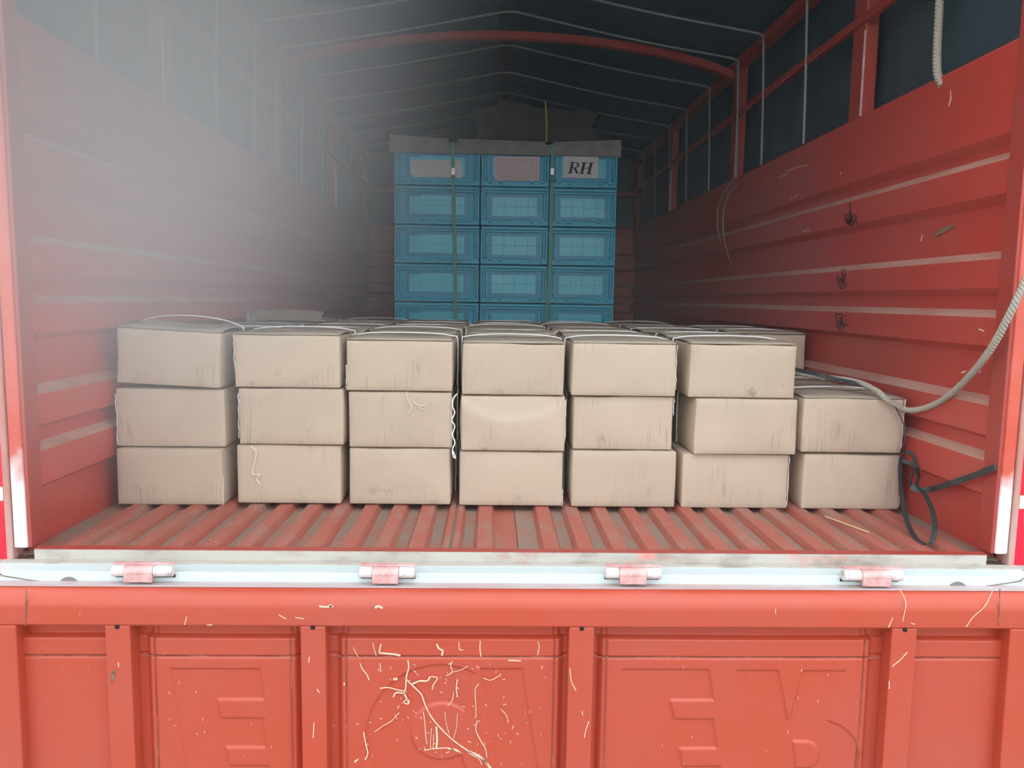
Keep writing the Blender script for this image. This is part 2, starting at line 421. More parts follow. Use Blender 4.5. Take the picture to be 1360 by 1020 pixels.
rc.add(q + [p + Vector((0.002, 0, 0)) for p in q], [tuple(range(8)), tuple(range(15, 7, -1))]); tag(rc.build('rust_chip', RUST, wr), 'dark chip of bare rusty metal with a pale rim')
sc = MB()
for pl in ([(1262, 120), (1263, 130), (1260, 141)], [(1223, 320), (1225, 312)], [(1045, 228), (1058, 222), (1072, 219)], [(1035, 235), (1046, 231)], [(1049, 264), (1055, 261), (1060, 259)], [(1066, 307), (1075, 305)],
           [(1300, 437), (1307, 440)], [(1277, 495), (1283, 493)], [(1297, 492), (1302, 494)], [(1116, 228), (1117, 232)]):
    sc.ribbon([at(x, y, 0, W + 0.0 - 0.0012) for x, y in pl], (0, 0, 1), 0.0035, 0.001)
tag(sc.build('paint_scratches', SCUFF, wr), 'pale scratches in the red paint', kind='stuff')

# ------------------------------------------------------------------ rear sill and corner posts (setting)
ts = MB(); ts.box(-1.205, 1.205, -0.10, -0.030, -0.30, -0.026)
sill = ts.build('trim_1', WHITE, bev=0.003); tag(sill, 'white painted rear sill beam of the truck bed', kind='structure')
MB().box(-1.135, 1.130, -0.034, -0.010, -0.024, 0.0035).build('sill_lip', GRIME, sill, bev=0.003)
MB().box(-1.134, 1.129, -0.0345, -0.012, 0.0036, 0.0052).build('lip_edge', REDF, sill)
MB().box(-1.205, 1.205, -0.052, -0.028, -0.026, -0.0225).build('dust_strip', GRIME, sill)
# weld seams and holes at the ends
for sg in (-1, 1):
    z = MB()
    q = [(sg * 1.175, -0.1012, -0.028), (sg * 1.168, -0.1012, -0.036), (sg * 1.10, -0.1012, -0.047), (sg * 1.055, -0.1012, -0.052), (sg * 1.053, -0.1012, -0.062)]
    z.tube(q, 0.0013, 5); z.build('weld_seam', RUST, sill)
    hb = MB(); hb.tube([(sg * 1.02 - 0.0, -0.1018, -0.062), (sg * 1.02, -0.098, -0.062)], 0.024, 20); hb.build('round_socket', mat('socket_grey', (0.22, 0.20, 0.19), 0.8), sill)
for sg, nm in ((-1, 'trim_2'), (1, 'trim_3')):
    p = MB()
    def X(a, b): return sorted((sg * a, sg * b))
    p.box(*X(1.152, 1.182), -0.030, 0.03, 0.004, 1.9)
    o = p.build(nm, POSTW, bev=0.004, origin=(sg * 1.16, 0, 0)); tag(o, 'red rear corner post worn white at its foot, on the %s' % ('left' if sg < 0 else 'right'), kind='structure')
    MB().box(*X(1.143, 1.1525), -0.026, 0.03, 0.004, 1.9).build('inner_flange', REDF, o, bev=0.003)
    MB().box(*X(1.182, 1.184), -0.022, 0.0, 0.004, 1.9).build('groove', mat('groove_grime', (0.30, 0.24, 0.21), 0.9), o)
    MB().box(*X(1.184, 1.1985), -0.034, 0.03, -0.0265, 1.9).build('outer_channel', mat('faded_post_paint', (0.50, 0.17, 0.13), 0.6, col2=(0.55, 0.38, 0.34), scale=6, lo=0.4, hi=0.65, stretch=(1, 1, 0.3)), o, bev=0.004)

# reflective plates outside the posts
for sg in (-1, 1):
    e = empty('reflector_plate', (sg * 1.30, -0.02, -0.024)); a, b = sorted((sg * 1.1995, sg * 1.40))
    MB().box(a, b, -0.03, -0.01, -0.024, 0.305).build('red_panel', PLATER, e, bev=0.003)
    MB().box(a, b, -0.0315, -0.0302, 0.118, 0.150).build('white_stripe', PLATEW, e)
    MB().box(a, b, -0.012, 0.03, -0.024, 0.30).build('bracket', REDF, e)
    tag(e, 'bright red and white reflector plate outside the %s corner post' % ('left' if sg < 0 else 'right'), 'reflector')

# ------------------------------------------------------------------ canopy frame
cf = empty('canopy_frame', (0, 2.5, ZT))
tag(cf, 'red steel frame of posts, rails and arched bows holding up the tarpaulin', 'frame')
for sg in (-1, 1):
    for y in (0.865, 2.21, 3.63, 4.93):
        a, b = sorted((sg * W, sg * 1.197))
        MB().box(a, b, y - 0.045, y + 0.045, ZT - 0.03, 1.80).build('stake_post', REDF, cf, bev=0.005)
    a, b = sorted((sg * (W - 0.012), sg * (W + 0.012)))
    MB().box(a, b, 0.0, YF, 1.526, 1.556).build('middle_rail', REDF, cf, bev=0.005)
    a, b = sorted((sg * (W - 0.02), sg * (W + 0.04)))
    MB().box(a, b, 0.0, YF, 1.765, 1.81).build('eave_rail', REDF, cf, bev=0.005)
    for y in (0.82, 2.165, 3.585):   # bright polished edge bead of each stake
        MB().box(*sorted((sg * (W - 0.004), sg * (W + 0.002))), y - 0.004, y + 0.0, ZT, 1.50).build('edge_bead', PINKM, cf)
for y in (0.865, 2.21):
    b = MB(); up = []; dn = []
    for i in range(25):
        x = -1.13 + 2.26 * i / 24; z = 1.762 + 0.165 * (1 - (x / 1.13) ** 2) ** 0.85
        up.append((x, z)); dn.append((x, z - 0.036))
    for i in range(24): b.extrude([up[i], up[i + 1], dn[i + 1], dn[i]], 1, y - 0.02, y + 0.02)
    b.build('roof_bow', REDF, cf)
MB().box(-0.02, 0.02, 0.0, YF, 2.0, 2.03).build('ridge_pole', mat('dark_pole', (0.07, 0.06, 0.06), 0.7), cf)
MB().box(-1.15, 1.15, YF - 0.04, YF, 1.50, 1.54).build('front_rail', REDF, cf)

# ------------------------------------------------------------------ tarpaulin: roof and side sheets
tp = MB()


def grid(mb, fn, nu, nv):
    vs = [fn(i / nu, j / nv) for j in range(nv + 1) for i in range(nu + 1)]
    fs = [(j * (nu + 1) + i, j * (nu + 1) + i + 1, (j + 1) * (nu + 1) + i + 1, (j + 1) * (nu + 1) + i) for j in range(nv) for i in range(nu)]
    mb.add(vs, fs)


def nz(a, b, c): return noise.noise(Vector((a, b, c)))


def tarp_fn(u, v):
    # u along the section from the left skirt over the ridge to the right skirt, v along the truck
    y = -0.06 + v * (YF + 0.16)
    L = [(-1.225, 1.02), (-1.222, 1.83), (0, 2.06), (1.222, 1.83), (1.225, 1.02)]
    k = [0, 0.2, 0.5, 0.8, 1.0]
    for i in range(4):
        if u <= k[i + 1] + 1e-9:
            t = (u - k[i]) / (k[i + 1] - k[i]); x = L[i][0] + (L[i + 1][0] - L[i][0]) * t; z = L[i][1] + (L[i + 1][1] - L[i][1]) * t; break
    if i in (0, 3):
        q = 0.018 * nz(y * 2.3, z * 1.6, 3 + i) + 0.010 * nz(y * 9, z * 2.5, 8 + i) + 0.008 * abs(nz(y * 4 + z * 3, 1, i))
        x += q * (1 if x < 0 else -1) * 0.9 + (0.012 if x > 0 else -0.012)
    else:
        z += 0.018 * nz(y * 2.5, x * 1.5, 1.3) - 0.016 * math.sin(math.pi * t) + 0.006 * nz(y * 8, x * 4, 2)
    return (x, y, z)


grid(tp, tarp_fn, 80, 150)
grid(tp, lambda u, v: (-1.27 + 2.54 * u, YF + 0.055 + 0.015 * nz(u * 6, v * 4, 2), 1.0 + v * (0.86 + 0.23 * (1 - abs(2 * u - 1)))), 30, 16)
tarp = tp.build('tarpaulin', TARP, smooth=True, origin=(0, 2.5, 1.0)); sm = tarp.modifiers.new('cloth_thickness', 'SOLIDIFY'); sm.thickness = 0.003; sm.offset = 1
tag(tarp, 'dark blue green tarpaulin stretched over the roof frame and down its sides', 'tarpaulin')

# cords under the tarpaulin
names = ['nearest the opening, seen along the left wall', 'second from the opening, behind the first posts', 'third from the opening, cut by the top edge',
         'lying just behind the nearest visible red arch', 'crossing the roof first beyond the red arch', 'second beyond the red arch', 'third beyond the red arch', 'fourth beyond the red arch', 'farthest back, close to the dark headboard']
for i, y in enumerate((0.38, 1.28, 1.76, 2.12, 2.62, 3.13, 3.60, 4.08, 4.52)):
    m = MB(); r = 0.0055
    j = random.uniform(-.01, .01)
    pl = spline([(-W + .004, y, ZT + 0.0), (-W + 0.010, y + j * 0.5, 1.5), (-W + 0.022, y, 1.79)], 4)
    pl += spline([(-W + 0.05, y, 1.800), (-0.6, y + j, 1.880), (-0.03, y, 1.992)], 4) + spline([(0.03, y, 1.992), (0.6, y - j, 1.880), (W - 0.05, y, 1.800)], 4)
    if i > 0: pl += spline([(W - 0.022, y, 1.79), (W - 0.010, y - j * 0.5, 1.5), (W - .004, y, ZT)], 4)
    m.tube(pl, r, 6); o = m.build('roof_cord', CORD, smooth=True, origin=(-W, y, ZT))
    tag(o, 'pale cord across the tarpaulin roof, ' + names[i], 'cord', 'cords across the tarpaulin roof')
m = MB(); twisted(m, spline([(1.152, 0.35, 1.20), (1.150, 0.375, 1.245), (1.158, 0.40, 1.36), (1.165, 0.42, 1.60), (1.165, 0.43, 1.80)], 6), 0.0115, 0.034)
tag(m.build('hanging_rope', ROPE, smooth=True, origin=(1.15, 0.35, ZT)), 'short thick pale rope hanging to the right wall top, nearest the opening', 'rope')

# bent wires on the right wall
for k, (pl, lb) in enumerate((([(976, 240), (963, 252), (954, 275), (953, 302), (957, 322)], 'thin grey wire bowed on the right wall, the left of two'),
                            ([(980, 245), (968, 257), (961, 282), (961, 312), (968, 342), (972, 350)], 'thin grey wire bowed on the right wall, the right and longer of two'))):
    m = MB(); m.tube(spline([at(x, y, 0, W - 0.006) for x, y in pl], 6), 0.003, 6)
    tag(m.build('bent_wire', mat('grey_wire', (0.35, 0.36, 0.35), 0.5), smooth=True, origin=at(*pl[-1], 0, W - 0.006)), lb, 'wire')

# ------------------------------------------------------------------ cartons


def carton_mesh(w, d, h, seed, bulge=0.003, warp=0.004, dent=0.0):
    """rounded, slightly sagging cardboard body; origin at the centre of its base"""
    nx, ny, nz_ = (24, 6, 18) if dent else (10, 8, 7)
    bm = bmesh.new(); bmesh.ops.create_cube(bm, size=1.0)
    vs = {}
    bm.free(); bm = bmesh.new()
    def V(i, j, k):
        key = (i, j, k)
        if key not in vs:
            u, v, t = i / nx * 2 - 1, j / ny * 2 - 1, k / nz_ * 2 - 1
            # pull grid lines towards the edges to keep them crisp
            f = lambda q: math.copysign(1 - (1 - abs(q)) ** 1.25, q)
            u, v, t = f(u), f(v), f(t)
            x, y, z = u * w / 2, v * d / 2, (t + 1) * h / 2
            b = bulge
            if abs(u) > .999: x += math.copysign(b * (1 - v * v) * (1 - t * t), u)
            if abs(v) > .999: y += math.copysign(b * (1 - u * u) * (1 - t * t), v)
            if dent and v < -.999 and t > 0.15 + 0.62 * u * u: y += dent * min(1.0, (t - 0.15 - 0.62 * u * u) / 0.16)
            if abs(t) > .999 and t > 0: z += warp * 0.5 * (1 - u * u) * nz(u * 1.2, v * 1.2, seed + 5)
            n = sum(1 for q in (u, v, t) if abs(q) > .999)
            s3 = Vector((x * 6, y * 6, z * 6 + seed * 7.7))
            x += warp * 0.5 * noise.noise(s3); y += warp * 0.5 * noise.noise(s3 + Vector((9, 0, 0)))
            if t > 0: z += warp * 0.35 * noise.noise(s3 + Vector((0, 9, 0)))
            r = 0.0035
            if n >= 2:
                if abs(u) > .999: x -= math.copysign(r * 0.5, u)
                if abs(v) > .999: y -= math.copysign(r * 0.5, v)
                if abs(t) > .999: z -= r * 0.5 * (1 if t > 0 else -0.0)
            vs[key] = bm.verts.new((x, y, z))
        return vs[key]
    for i in range(nx):
        for j in range(ny):
            for k in (0, nz_): bm.faces.new((V(i, j, k), V(i + 1, j, k), V(i + 1, j + 1, k), V(i, j + 1, k)))
    for i in range(nx):
        for k in range(nz_):
            for j in (0, ny): bm.faces.new((V(i, j, k), V(i + 1, j, k), V(i + 1, j, k + 1), V(i, j, k + 1)))
    for j in range(ny):
        for k in range(nz_):
            for i in (0, nx): bm.faces.new((V(i, j, k), V(i, j + 1, k), V(i, j + 1, k + 1), V(i, j, k + 1)))
    bmesh.ops.recalc_face_normals(bm, faces=bm.faces)
    me = bpy.data.meshes.new('carton_body'); bm.to_mesh(me); bm.free(); me.materials.append(CARD)
    for p in me.polygons: p.use_smooth = True
    return me


def carton(w, d, h, seed, bulge=0.003, warp=0.004, arch=0.012, topflap=True, band=True, lift=0.0, dent=0.0, mb_w=0.007, tilt=0.0):
    root = empty('carton', (0, 0, 0))
    me = carton_mesh(w, d, h, seed, bulge, warp, dent)
    b = bpy.data.objects.new('body', me); COL.objects.link(b); b.parent = root
    bv = b.modifiers.new('bevel', 'BEVEL'); bv.width = 0.0025; bv.segments = 2; bv.limit_method = 'ANGLE'; bv.angle_limit = math.radians(50)
    if topflap:
        for s_ in (-1, 1):
            m = MB(); lf = (lift if s_ < 0 else lift * 0.3) + 0.002
            def fn(u, v, s_=s_, lf=lf):
                x = -w / 2 + 0.003 + u * (w - 0.006); y = s_ * (d / 2 - 0.001) * (1 - v) + s_ * 0.0015 * v
                z = h + 0.0016 + lf * math.sin(v * 2.2) * (0.6 + 0.6 * nz(u * 2 + seed, s_, 2)) + 0.0025 * abs(nz(u * 3, seed, s_))
                return (x, y, z)
            grid(m, fn, 8, 4)
            o = m.build('flap', CARDT, root, smooth=True); sd_ = o.modifiers.new('board', 'SOLIDIFY'); sd_.thickness = 0.0035; sd_.offset = 0
    if band:
        m = MB(); y = 0.03 * math.sin(seed * 3.3); e = w / 2 + bulge + 0.003
        zt = h + 0.004
        pl = [(-e, y, 0.004), (-e - 0.0015, y, h * 0.55), (-e, y, zt - 0.004), (-e + 0.010, y, zt + arch * 0.35)]
        for i in range(1, 10):
            u = i / 10; pl.append((-e + 0.010 + (2 * e - 0.02) * u, y + 0.006 * math.sin(seed + u * 3), zt + 0.003 + arch * (math.sin(math.pi * u) ** 0.45)))
        pl += [(e - 0.010, y, zt + arch * 0.35), (e, y, zt - 0.004), (e + 0.0015, y, h * 0.55), (e, y, 0.004)]
        m.ribbon(spline(pl, 3), (0, 1, 0), mb_w, 0.0026)
        m.build('packing_band', BAND, root)
    return root


def copy_tree(o, parent=None):
    c = o.copy(); COL.objects.link(c); c.parent = parent
    for ch in [x for x in bpy.data.objects if x.parent == o]: copy_tree(ch, c)
    return c


# front row measured from the photo: column, tier(top=0) -> x0, x1, z0, z1
FR = {
    1: [(-1.132, -0.830, 0.336, 0.498), (-1.138, -0.824, 0.1665, 0.3335), (-1.138, -0.830, 0.0, 0.163)],
    2: [(-0.799, -0.494, 0.342, 0.496), (-0.792, -0.487, 0.178, 0.339), (-0.803, -0.496, 0.004, 0.175)],
    3: [(-0.486, -0.178, 0.336, 0.485), (-0.482, -0.180, 0.172, 0.333), (-0.483, -0.182, 0.004, 0.169)],
    4: [(-0.160, 0.141, 0.328, 0.481), (-0.162, 0.146, 0.166, 0.325), (-0.165, 0.144, 0.003, 0.163)],
    5: [(0.153, 0.460, 0.329, 0.485), (0.160, 0.459, 0.171, 0.326), (0.160, 0.472, 0.003, 0.168)],
    6: [(0.489, 0.805, 0.328, 0.487), (0.507, 0.814, 0.164, 0.325), (0.483, 0.805, 0.0, 0.161)],
    7: [None, (0.824, 1.128, 0.171, 0.335), (0.838, 1.138, 0.0, 0.164)],
}
LAB = {
    (1, 0): 'top carton of the leftmost front stack, tilted, a big white band looping above it',
    (1, 1): 'middle carton of the leftmost front stack, creased along its lower right face',
    (1, 2): 'bottom carton of the leftmost front stack, standing on the deck beside the left wall',
    (2, 0): 'top carton of the second front stack from the left',
    (2, 1): 'middle carton of the second front stack from the left, shifted slightly right',
    (2, 2): 'bottom carton of the second front stack, a loose pale string hanging on its face',
    (3, 0): 'top carton of the third front stack from the left, a faint crease along its foot',
    (3, 1): 'middle carton of the third front stack, pale frayed threads at its top edge',
    (3, 2): 'bottom carton of the third front stack from the left, scuffed at its lower left',
    (4, 0): 'top carton of the central front stack, below the blue crates, three bands behind it',
    (4, 1): 'middle carton of the central front stack, bulging with a curved dent on its face',
    (4, 2): 'bottom carton of the central front stack, over the seam of the deck',
    (5, 0): 'top carton of the fifth front stack, right of the central stack',
    (5, 1): 'middle carton of the fifth front stack, right of the central stack',
    (5, 2): 'bottom carton of the fifth front stack, dark smudges along its lower edge',
    (6, 0): 'top carton of the rightmost three-high front stack, beside the black strap',
    (6, 1): 'middle carton of the rightmost three-high front stack, shoved to the right',
    (6, 2): 'bottom carton of the rightmost three-high front stack',
    (7, 1): 'upper carton of the low two-high stack at right, rope lying over it',
    (7, 2): 'lower carton of the low two-high stack at right, black strap hanging beside it',
}
TORN = mat('torn_paper_edge', (0.72, 0.69, 0.64), 0.8)
EDGE = {(7, 1): [(1, 0, 1)], (7, 2): [(1, 0.05, 0.95)], (6, 2): [(1, 0.02, 0.98)], (4, 1): [(1, 0.15, 0.95)], (5, 0): [(1, 0.1, 0.98)], (5, 1): [(1, 0.65, 1.0)], (4, 2): [(1, 0, 0.3)],
        (1, 1): [(-1, 0.02, 0.9)], (2, 0): [(-1, 0.3, 1.0)], (2, 1): [(-1, 0.1, 0.9)], (3, 0): [(-1, 0.0, 0.5)], (3, 1): [(1, 0.0, 0.9)], (1, 2): [(1, 0.0, 0.5)]}
Y0 = 0.37; D = 0.355
yj = {1: [0, 0.012, 0.0], 2: [0, 0.004, 0.012], 3: [0.0, 0.006, 0.010], 4: [0.004, 0.0, 0.008], 5: [0.0, 0.012, 0.004], 6: [0.0, -0.006, 0.012], 7: [0, 0.0, 0.010]}
for c, tiers in FR.items():
    for t, b in enumerate(tiers):
        if b is None: continue
        x0, x1, z0, z1 = b
        top = (t == 0) or (c == 7 and t == 1)
        kw = dict(bulge=0.004, warp=0.006, arch=0.010 if top else 0.0, topflap=top, lift=0.006)
        if (c, t) == (1, 0): kw.update(arch=0.030, lift=0.016)
        if (c, t) == (4, 1): kw.update(bulge=0.012, dent=0.011)
        h = z1 - z0 - (0.006 if top else 0.0)
        r = carton(x1 - x0 - 0.008, D, h, c * 3 + t, **kw)
        if not top:
            for ch in [q for q in bpy.data.objects if q.parent == r and q.name.startswith('packing_band')]:
                me = ch.data
                for v in me.vertices: v.co.z = min(v.co.z, h + 0.0005)
        r.location = ((x0 + x1) / 2, Y0 + yj[c][t] + D / 2, z0 + 0.0005)
        if (c, t) == (1, 0):
            r.rotation_euler = (0, math.radians(2.5), math.radians(-1.2)); r.location.z += 0.0075; r.location.x += 0.004
        if (c, t) == (6, 1): r.rotation_euler = (0, 0, math.radians(0.5))
        hw_ = (x1 - x0 - 0.008) / 2
        for sg, za, zb in EDGE.get((c, t), []):
            m = MB(); m.tube([(r.location.x + sg * (hw_ - 0.0005) + random.uniform(-.0016, .0016), r.location.y - D / 2 + 0.001 + random.uniform(-.001, .001), r.location.z + h * (za + (zb - za) * i / 12)) for i in range(13)],
                             [0.0008 + random.uniform(0, 0.0012) for _ in range(13)], 5)
            m.build('torn_white_edge', TORN, r, smooth=True)
        tag(r, LAB[(c, t)], 'cardboard box', 'cartons in the front row')

# rows behind: a few carton kinds, then copies
kinds_top = [carton(0.300, D, 0.154, 50 + k, arch=0.004 + 0.003 * (k % 3), lift=0.008 + 0.004 * (k % 2), warp=0.007) for k in range(4)]
kind_in = carton(0.298, D, 0.158, 70, band=False, topflap=False)
used = [False] * 4; used_in = False
colx = {1: -0.972, 2: -0.643, 3: -0.330, 4: -0.008, 5: 0.312, 6: 0.655, 7: 0.978}
rown = ['front', 'second', 'third', 'fourth', 'rearmost']
coln = {1: 'leftmost', 2: 'second from left', 3: 'third from left', 4: 'central', 5: 'fifth from left', 6: 'sixth from left', 7: 'rightmost'}
for row in range(1, 5):
    y = Y0 + 0.372 * row
    for c in range(1, 8):
        if c == 7 and row == 4: continue
        nt_ = 2 if (c == 7 and row == 1) else 3
        for t in range(nt_):
            top = t == nt_ - 1
            jx = random.uniform(-0.006, 0.006); jy = random.uniform(-0.001, 0.006); jz = random.uniform(0, 0.006)
            if top:
                k = (row * 3 + c) % 4
                if used[k]: r = copy_tree(kinds_top[k])
                else: r = kinds_top[k]; used[k] = True
                if row == 1 and c < 7: place = 'second row, right behind the front stack'
                lb = {1: 'brown carton top in the second row, %s stack', 2: 'brown carton top in the third row back, %s stack', 3: 'brown carton top in the fourth row back, %s stack', 4: 'brown carton top in the rearmost row before the crates, %s stack'}[row] % coln[c]
                if c == 7: lb = {1: 'carton lying one tier lower behind the two-high stack at the right wall', 2: 'tall-standing carton behind the rope, against the right wall, white band down its edge', 3: 'farthest carton against the right wall, only its upper edge in view'}[row]
                if c == 1 and row == 3: lb = 'carton with raised open flap behind the leftmost front stack, standing higher than its neighbours'
                tag(r, lb, 'cardboard box', 'cartons stacked behind the front row')
            else:
                if used_in: r = copy_tree(kind_in)
                else: r = kind_in; used_in = True
                tag(r, 'brown carton buried inside the load, under the cartons behind the front row', 'cardboard box', 'cartons buried in the load')
            r.location = (colx[c] + jx * (0.3 if c in (1, 7) else 1), y + jy + D / 2, 0.001 + t * 0.163 + (jz * 0.3 if top else 0))
            if top and nt_ == 3 and row >= 3 and c not in (1, 7): r.location.z += 0.0
            if c == 7: r.location.x = 0.978 + (0.006 if top else 0)

# raised open flap of the carton behind the leftmost stack
for o in list(bpy.data.objects):
    if o.get('label', '').startswith('carton with raised open flap'):
        m = MB(); L = o.location
        def fn(u, v, L=L): return (L.x - 0.13 + 0.29 * u, L.y - D / 2 + 0.02 + 0.10 * v, L.z + 0.165 + 0.038 * v + 0.010 * math.sin(u * 3))
        grid(m, fn, 6, 3); q = m.build('raised_flap', CARDT, o); sd_ = q.modifiers.new('board', 'SOLIDIFY'); sd_.thickness = 0.004
        m = MB(); m.box(L.x - 0.145, L.x - 0.135, L.y - D / 2 + 0.02, L.y + 0.12, L.z + 0.158, L.z + 0.205); m.build('side_flap', CARDT, o)

# loose strings and threads on the front cartons


def thread(name, pl, r, Y, label, cat, m_=THREAD, close=None):
    m = MB(); P = [at(x, y, 1, Y) for x, y in pl]
    m.tube(spline(P, 5), r, 5); tag(m.build(name, m_, smooth=True, origin=P[0]), label, cat)


thread('string', [(333, 592), (340, 600), (338, 615), (335, 629), (343, 631), (347, 629), (341, 636), (345, 643)], 0.0016, Y0 + 0.004, 'loose pale string hanging on the bottom carton of the second stack', 'string')
thread('frayed_thread', [(540, 520), (542, 532), (547, 540), (540, 552)], 0.0009, Y0 - 0.002, 'frayed pale thread at the left on the middle carton of the third stack', 'thread')
thread('frayed_thread', [(549, 534), (558, 539), (566, 537), (564, 543), (556, 541)], 0.0009, Y0 - 0.002, 'frayed pale thread bending right on the middle carton of the third stack', 'thread')
thread('curly_cord', [(607, 523), (602, 530), (601, 540), (604, 548), (600, 558), (604, 566), (601, 577), (604, 588), (601, 597), (602, 606), (605, 608), (601, 597)], 0.0018, Y0 + 0.002, 'curly white cord in the gap between the third and fourth front stacks', 'cord', BAND)
m = MB(); P = [Vector((0.875, 0.29, 0.004)), Vector((0.905, 0.20, 0.0045)), Vector((0.925, 0.14, 0.004))]
m.tube(spline(P, 4), 0.0022, 5); tag(m.build('straw', STRAW, origin=P[0]), 'yellow straw lying on the deck in front of the low right stack', 'straw')
m = MB()
for i in range(230):
    x = random.uniform(-1.1, 1.1); y = random.uniform(0.0, 0.34) if random.random() < .8 else random.uniform(0, .08)
    k = min((abs(x - r_), r_) for r_ in ribs)
    z = -H if k[0] > 0.029 else (0.0 if k[0] < 0.016 else None)
    if z is None: continue
    s_ = random.uniform(0.0006, 0.0019); a = random.uniform(0, 3)
    m.cur = random.choice([0, 0, 1]); m.add([(x - s_, y, z), (x + s_, y + s_ * .5, z), (x + s_ * .3, y + s_ * 1.6, z), (x, y + s_ * .5, z + s_)], [(0, 1, 2), (0, 1, 3), (1, 2, 3), (2, 0, 3)])
tag(m.build('crumbs', [SCUFF, RUST]), 'scattered crumbs and grit on the ribbed deck', 'debris', kind='stuff')

# ------------------------------------------------------------------ blue crates
YC = 3.00


def crate(w, h, d, style, seed):
    root = empty('plastic_crate', (0, 0, 0))
    m = MB(); fw = 0.040 if style == 'A' else 0.038
    x0, x1 = -w / 2 + 0.001, w / 2 - 0.001
    m.box(x0, x1, 0.016, d, 0.004, h - 0.002)                      # core
    m.box(x0, x1, 0.0, 0.016, h - 0.020, h - 0.003)                # top rim
    m.box(x0 + 0.006, x1 - 0.006, 0.004, 0.016, h - 0.036, h - 0.023)
    for sg in (-1, 1):
        a, b = sorted((sg * (w / 2 - 0.001), sg * (w / 2 - 0.014))); m.box(a, b, 0.0, 0.016, 0.03, h - 0.022)
        a, b = sorted((sg * (w / 2 - 0.018), sg * (w / 2 - 0.030))); m.box(a, b, 0.003, 0.016, 0.036, h - 0.038)
        a, b = sorted((sg * (w / 2 - 0.033), sg * (w / 2 - 0.046))); m.box(a, b, 0.006, 0.016, 0.036, h - 0.038)
    if style == 'A':
        m.box(x0, x1, 0.002, 0.016, 0.004, 0.026)
        for cx in (-0.12, -0.02, 0.10): m.box(cx - 0.014, cx + 0.014, -0.001, 0.004, 0.012, 0.03)
    else:
        m.box(x0, x1, 0.0, 0.016, 0.004, 0.036)
        for cx in (-w * 0.36, -w * 0.21, w * 0.25, w * 0.40):
            m.box(cx - 0.015, cx + 0.015, -0.003, 0.002, 0.026, 0.042); m.box(cx - 0.009, cx + 0.009, -0.003, 0.002, 0.012, 0.020)
        m.box(-0.014, 0.014, -0.001, 0.012, 0.036, 0.046)
    m.build('body', BLUE, root, bev=0.0018, seg=1)
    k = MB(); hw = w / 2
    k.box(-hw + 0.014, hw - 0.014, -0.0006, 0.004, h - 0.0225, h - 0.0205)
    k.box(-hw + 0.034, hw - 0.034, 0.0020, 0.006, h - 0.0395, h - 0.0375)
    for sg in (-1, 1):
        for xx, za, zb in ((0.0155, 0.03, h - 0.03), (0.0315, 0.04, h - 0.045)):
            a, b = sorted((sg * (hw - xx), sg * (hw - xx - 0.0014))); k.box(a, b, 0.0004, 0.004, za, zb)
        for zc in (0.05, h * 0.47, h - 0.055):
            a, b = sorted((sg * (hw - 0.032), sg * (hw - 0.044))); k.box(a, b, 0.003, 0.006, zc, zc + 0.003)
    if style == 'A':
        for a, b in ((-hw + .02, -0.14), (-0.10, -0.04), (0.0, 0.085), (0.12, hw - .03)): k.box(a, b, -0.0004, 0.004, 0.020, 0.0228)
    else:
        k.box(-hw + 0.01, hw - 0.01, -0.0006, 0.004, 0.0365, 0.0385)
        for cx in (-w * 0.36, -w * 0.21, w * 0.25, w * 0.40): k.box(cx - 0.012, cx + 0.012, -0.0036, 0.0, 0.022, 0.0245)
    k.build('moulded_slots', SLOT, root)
    # panel: deep ring with a pale window field
    px0, px1 = -w / 2 + (0.066 if style == 'A' else 0.050), w / 2 - (0.066 if style == 'A' else 0.050); pz0, pz1 = 0.046, h - 0.044
    p = MB()
    p.box(px0 - 0.012, px1 + 0.012, 0.007, 0.016, pz0 - 0.010, pz1 + 0.008)
    fr = p.build('panel_frame', BLUE, root, bev=0.002, seg=1)
    r_ = MB(); r_.box(px0, px1, 0.0045, 0.0072, pz0, pz1); r_.build('panel_ring', BLUED, root, bev=0.0008, seg=1)
    q = MB(); e = 0.026 if style == 'A' else 0.020
    ax0, ax1, az0, az1 = px0 + e, px1 - e, pz0 + e * 0.7, pz1 - e * 0.8
    xs = [ax0, ax0 + 0.027, ax0 + 0.070, ax1 - 0.055, ax1 - 0.026, ax1] if style == 'A' else [ax0, ax0 + (ax1 - ax0) * .27, ax0 + (ax1 - ax0) * .52, ax0 + (ax1 - ax0) * .80, ax1]
    zm = (az0 + az1) / 2
    for i in range(len(xs) - 1):
        big = style == 'A' and i == 2
        for za, zb in ((az0, zm - 0.0008), (zm + 0.0008, az1 + (0.008 if big else 0))):
            q.box(xs[i] + 0.0008, xs[i + 1] - 0.0008, 0.002, 0.0046, za, zb)
    q.build('window_panel', BLUEL, root, bev=0.0006, seg=1)
    return root


